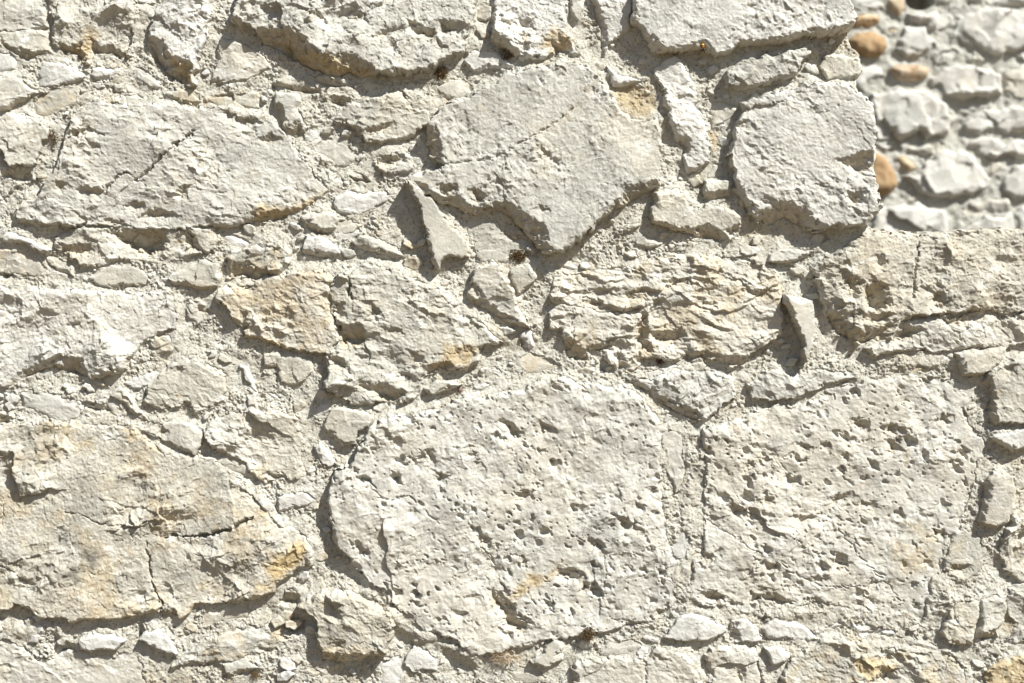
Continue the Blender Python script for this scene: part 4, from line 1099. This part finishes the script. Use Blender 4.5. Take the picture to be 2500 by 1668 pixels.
# the dark putlog hole at the top
HOLE = pts('A3', '1590,-100 1800,-100 1785,20 1740,50 1690,58 1630,45 1600,10')
hs = sdist(HOLE, FXX, FYY)
X, Y = FXX, FYY
H = 6 + 6 * fbm(X, Y, 70, 31, 3) + 3 * fbm(X, Y, 14, 35, 2) + 5 * np.exp(-np.clip(-FSD, 0, 99) / 9) - np.clip((FSD - 3) * 2, 0, 40) - 95 * np.clip(hs / 5, 0, 1)
vk = np.ones(X.shape, bool); keep = vk[:-1, :-1] & vk[1:, :-1] & vk[:-1, 1:] & vk[1:, 1:]
grid_mesh('mortar', X, Y, H, keep, M_FMORT, np.zeros(X.shape + (3,), np.float32), far, px=PX * K, y0=GAP, back=300)
# its lower and outer parts, never seen from the camera
X, Y = np.meshgrid(np.arange(-1500, 6500, 22, dtype=np.float32), np.arange(-1500, 2450, 22, dtype=np.float32))
H = 18 * chips(X, Y, 110, 3, 0, 1.6) - 12
vk = ~((X > 1512) & (X < 3038) & (Y > -400) & (Y < 885)); keep = vk[:-1, :-1] & vk[1:, :-1] & vk[:-1, 1:] & vk[1:, 1:]
grid_mesh('wall_body', X, Y, H, keep, M_STONE, np.zeros(X.shape + (3,), np.float32), far, px=PX * K, y0=GAP, back=300)

# ------------------------------------------------------------ ground
M_GR = plain('dry_sandy_ground', [(.3, (.12, .085, .045)), (.6, (.17, .125, .07)), (.8, (.22, .165, .095))], 3, 60, .01)
n = 60
gv = [((i / n - .5) * 60, (j / n - .5) * 60, .02 * math.sin(i * 1.7) * math.cos(j * 1.3)) for j in range(n + 1) for i in range(n + 1)]
gf = [(j * (n + 1) + i, j * (n + 1) + i + 1, (j + 1) * (n + 1) + i + 1, (j + 1) * (n + 1) + i) for j in range(n) for i in range(n)]
me = bpy.data.meshes.new('ground'); me.from_pydata(gv, [], gf); me.materials.append(M_GR)
g = bpy.data.objects.new('ground', me); C.objects.link(g); prop(g, kind='structure')

# ------------------------------------------------------------ dry tufts in the joints
def surf(x, y):
    """height of the near wall under a photo pixel (near enough for planting)"""
    dg = bpy.context.evaluated_depsgraph_get()
    hit, loc, nrm, *_ = sc.ray_cast(dg, Vector(((x - CX) * PX, -1.0, EYE - (y - CY) * PX)), Vector((0, 1, 0)))
    return loc if hit else Vector(((x - CX) * PX, 0, EYE - (y - CY) * PX))
M_MOSS = plain('dry_brown_moss', [(.3, (.07, .045, .02)), (.55, (.16, .105, .05)), (.75, (.30, .21, .11))], 300, 900, .001)
M_STRAW = plain('dry_straw', [(.3, (.38, .27, .16)), (.6, (.55, .43, .29)), (.8, (.66, .56, .42))], 200, 900, .001)
M_RED = plain('dry_red_moss', [(.3, (.07, .03, .02)), (.6, (.17, .07, .045)), (.8, (.30, .17, .10))], 300, 900, .001)
def tuft(name, label, x, y, rx, ry, n, mat, seed, lng=(6, 14), wid=.45, leaf=1.6, cat='dry plant', down=0.):
    r = random.Random(seed); base = surf(x, y); vs = []; fs = []
    for q in range(n):
        a = r.uniform(0, 6.28); rad = r.random() ** .6
        p = Vector(((a and math.cos(a)) * rad * rx * .7, r.uniform(-1, 2), math.sin(a) * rad * ry * .7))
        d = Vector((math.cos(a) * rad + r.uniform(-.6, .6), -r.uniform(.3, 1.1), math.sin(a) * rad + r.uniform(-.6, .6) - down)).normalized()
        L = r.uniform(*lng); w = 1.25 * wid * r.uniform(.6, 1.3); segs = 4; ring = []
        for k in range(segs + 1):
            t = k / segs; side = d.cross(Vector((0, 0, 1))); side = side.normalized() if side.length > .01 else Vector((1, 0, 0)); up = side.cross(d).normalized()
            ww = w * (1 - .75 * t)
            ring.append([p + side * ww, p - side * ww * .5 + up * ww * .85, p - side * ww * .5 - up * ww * .85])
            d = (d + Vector((r.uniform(-.35, .35), r.uniform(-.3, .3), r.uniform(-.35, .35) - .08 - down * .3))).normalized(); p = p + d * L / segs
        b0 = len(vs); vs += [v for g_ in ring for v in g_]
        for k in range(segs):
            for e in range(3):
                f = (e + 1) % 3; fs.append((b0 + k * 3 + e, b0 + k * 3 + f, b0 + k * 3 + 3 + f, b0 + k * 3 + 3 + e))
        if leaf:
            for k in range(3):
                c = ring[r.randint(1, segs)][0]; u = Vector((r.uniform(-1, 1), r.uniform(-1, 1), r.uniform(-1, 1))).normalized() * leaf * 1.35 * r.uniform(.5, 1.2)
                v = u.cross(Vector((r.uniform(-1, 1), r.uniform(-1, 1), r.uniform(-1, 1)))).normalized() * leaf * .5
                b0 = len(vs); vs += [c - u, c + v, c + u, c - v + u.cross(v).normalized() * leaf * .25]; fs += [(b0, b0 + 1, b0 + 2), (b0, b0 + 2, b0 + 3)]
    me = bpy.data.meshes.new(name); me.from_pydata([tuple(v * PX) for v in vs], [], fs); me.materials.append(mat)
    o = bpy.data.objects.new(name, me); C.objects.link(o); o.location = base + Vector((0, -.0025, 0))
    return prop(o, label, cat, 'thing')
TUFTS = [
 ('moss_tuft', 'loose brown dry tuft in the joint beside the rounded stone near the left edge', 130, 335, 15, 20, 90, 'm', (6, 15), .4, 1.5, 0),
 ('moss_tuft', 'curly brown dry tuft under the huge grey block, left of the big pointed block', 1077, 178, 16, 16, 130, 'm', (6, 13), .5, 2.0, 0),
 ('moss_tuft', 'brown dry tuft on top of a flat pale chip stone below the top block', 1238, 130, 14, 16, 90, 'm', (6, 13), .45, 1.8, .2),
 ('moss_tuft', 'reddish brown dry tuft on mortar just below the point of the big block', 1266, 625, 25, 14, 170, 'm', (6, 14), .5, 2.0, 0),
 ('moss_tuft', 'dark brown tuft hanging from the bottom edge of the very large pitted stone', 1436, 1545, 17, 20, 170, 'm', (6, 15), .5, 1.8, .4),
 ('dry_grass', 'straw coloured wiry dry grass spread below the very large pitted stone', 1235, 1605, 40, 16, 130, 's', (10, 26), .45, 0, 0),
 ('dry_grass', 'dark fringe of dry grass hanging under a small stone at the bottom left', 622, 1645, 12, 8, 60, 'm', (10, 20), .4, 0, .8),
 ('moss_tuft', 'tiny dark red tuft between the flaky layered stone and a white sliver', 1614, 883, 12, 7, 60, 'r', (4, 9), .5, 1.6, 0),
 ('dry_grass', 'thin reddish dry tuft beneath the chipped grey block beside a flat chip', 1122, 948, 8, 13, 50, 'r', (6, 14), .35, .8, .2),
]
sc.view_layers[0].update()
mm = {'m': M_MOSS, 's': M_STRAW, 'r': M_RED}
for q, t in enumerate(TUFTS):
    if t[6]: tuft(t[0], t[1], t[2], t[3], t[4], t[5], t[6], mm[t[7]], q, t[8], t[9], t[10], down=t[11])

# ------------------------------------------------------------ the little wasp under the top slab
def lathe(name, prof, mat, parent, axis, loc, nseg=14):
    z = axis.normalized(); x_ = z.orthogonal().normalized(); y_ = z.cross(x_); vs = []; fs = []
    for t, rad in prof:
        for k in range(nseg):
            a = 2 * math.pi * k / nseg; vs.append((z * t + (x_ * math.cos(a) + y_ * math.sin(a)) * rad) * PX)
    for r_ in range(len(prof) - 1):
        for k in range(nseg):
            fs.append((r_ * nseg + k, r_ * nseg + (k + 1) % nseg, (r_ + 1) * nseg + (k + 1) % nseg, (r_ + 1) * nseg + k))
    me = bpy.data.meshes.new(name); me.from_pydata([tuple(v) for v in vs], [], fs); me.materials.append(mat)
    for p in me.polygons: p.use_smooth = True
    o = bpy.data.objects.new(name, me); C.objects.link(o); o.parent = parent; o.location = loc * PX
    return o
mo, nt, b = new_mat('amber_shell'); co = N(nt, 'ShaderNodeTexCoord').outputs['Object']
w_ = N(nt, 'ShaderNodeTexWave', wave_type='BANDS', bands_direction='Z'); w_.inputs['Scale'].default_value = 90; nt.links.new(co, w_.inputs['Vector'])
nt.links.new(ramp(nt, w_.outputs['Fac'], [(.2, (.10, .03, .005)), (.5, (.75, .33, .04)), (.9, (.85, .48, .10))]), b.inputs['Base Color'])
b.inputs['Roughness'].default_value = .25; M_AMB = mo
mo, nt, b = new_mat('dark_shell'); co = N(nt, 'ShaderNodeTexCoord').outputs['Object']
nt.links.new(ramp(nt, noise(nt, co, 900), [(.3, (.015, .01, .008)), (.7, (.06, .035, .02))]), b.inputs['Base Color']); b.inputs['Roughness'].default_value = .35; M_DRK = mo
wb = surf(1713, 119)
wasp = bpy.data.objects.new('wasp', None); C.objects.link(wasp); wasp.location = wb + Vector((0, -4.0 * PX, 0))
prop(wasp, 'tiny amber and dark wasp under the lower edge of the long pale top slab', 'insect')
ax = Vector((-.25, -.1, 1))
lathe('abdomen', [(-6, .3), (-5, 2.2), (-2, 4.0), (1, 4.3), (4, 3.2), (6, 1.2), (6.6, .2)], M_AMB, wasp, ax, Vector((0, 0, 2)))
lathe('thorax', [(-5, .4), (-4, 2.2), (-1, 3.2), (2, 2.6), (3.5, .6)], M_DRK, wasp, ax, Vector((2.2, 0, -7)))
lathe('head', [(-3, .3), (-2, 1.8), (0, 2.4), (2, 1.6), (2.6, .3)], M_DRK, wasp, ax, Vector((3.6, 0, -13)))
for sgn in (-1, 1):
    for k in range(3):
        lathe('leg', [(0, .6), (4, .5), (8, .3), (10, .15)], M_DRK, wasp, Vector((sgn, .5, -.5 + .5 * k)), Vector((2.5, 0, -6 - 1.5 * k)), 6)
    lathe('wing', [(0, .3), (3, 1.4), (8, 1.7), (12, .5)], M_DRK, wasp, Vector((sgn * .35, .1, 1)), Vector((sgn * 2.5, -1.0, -4)), 6)
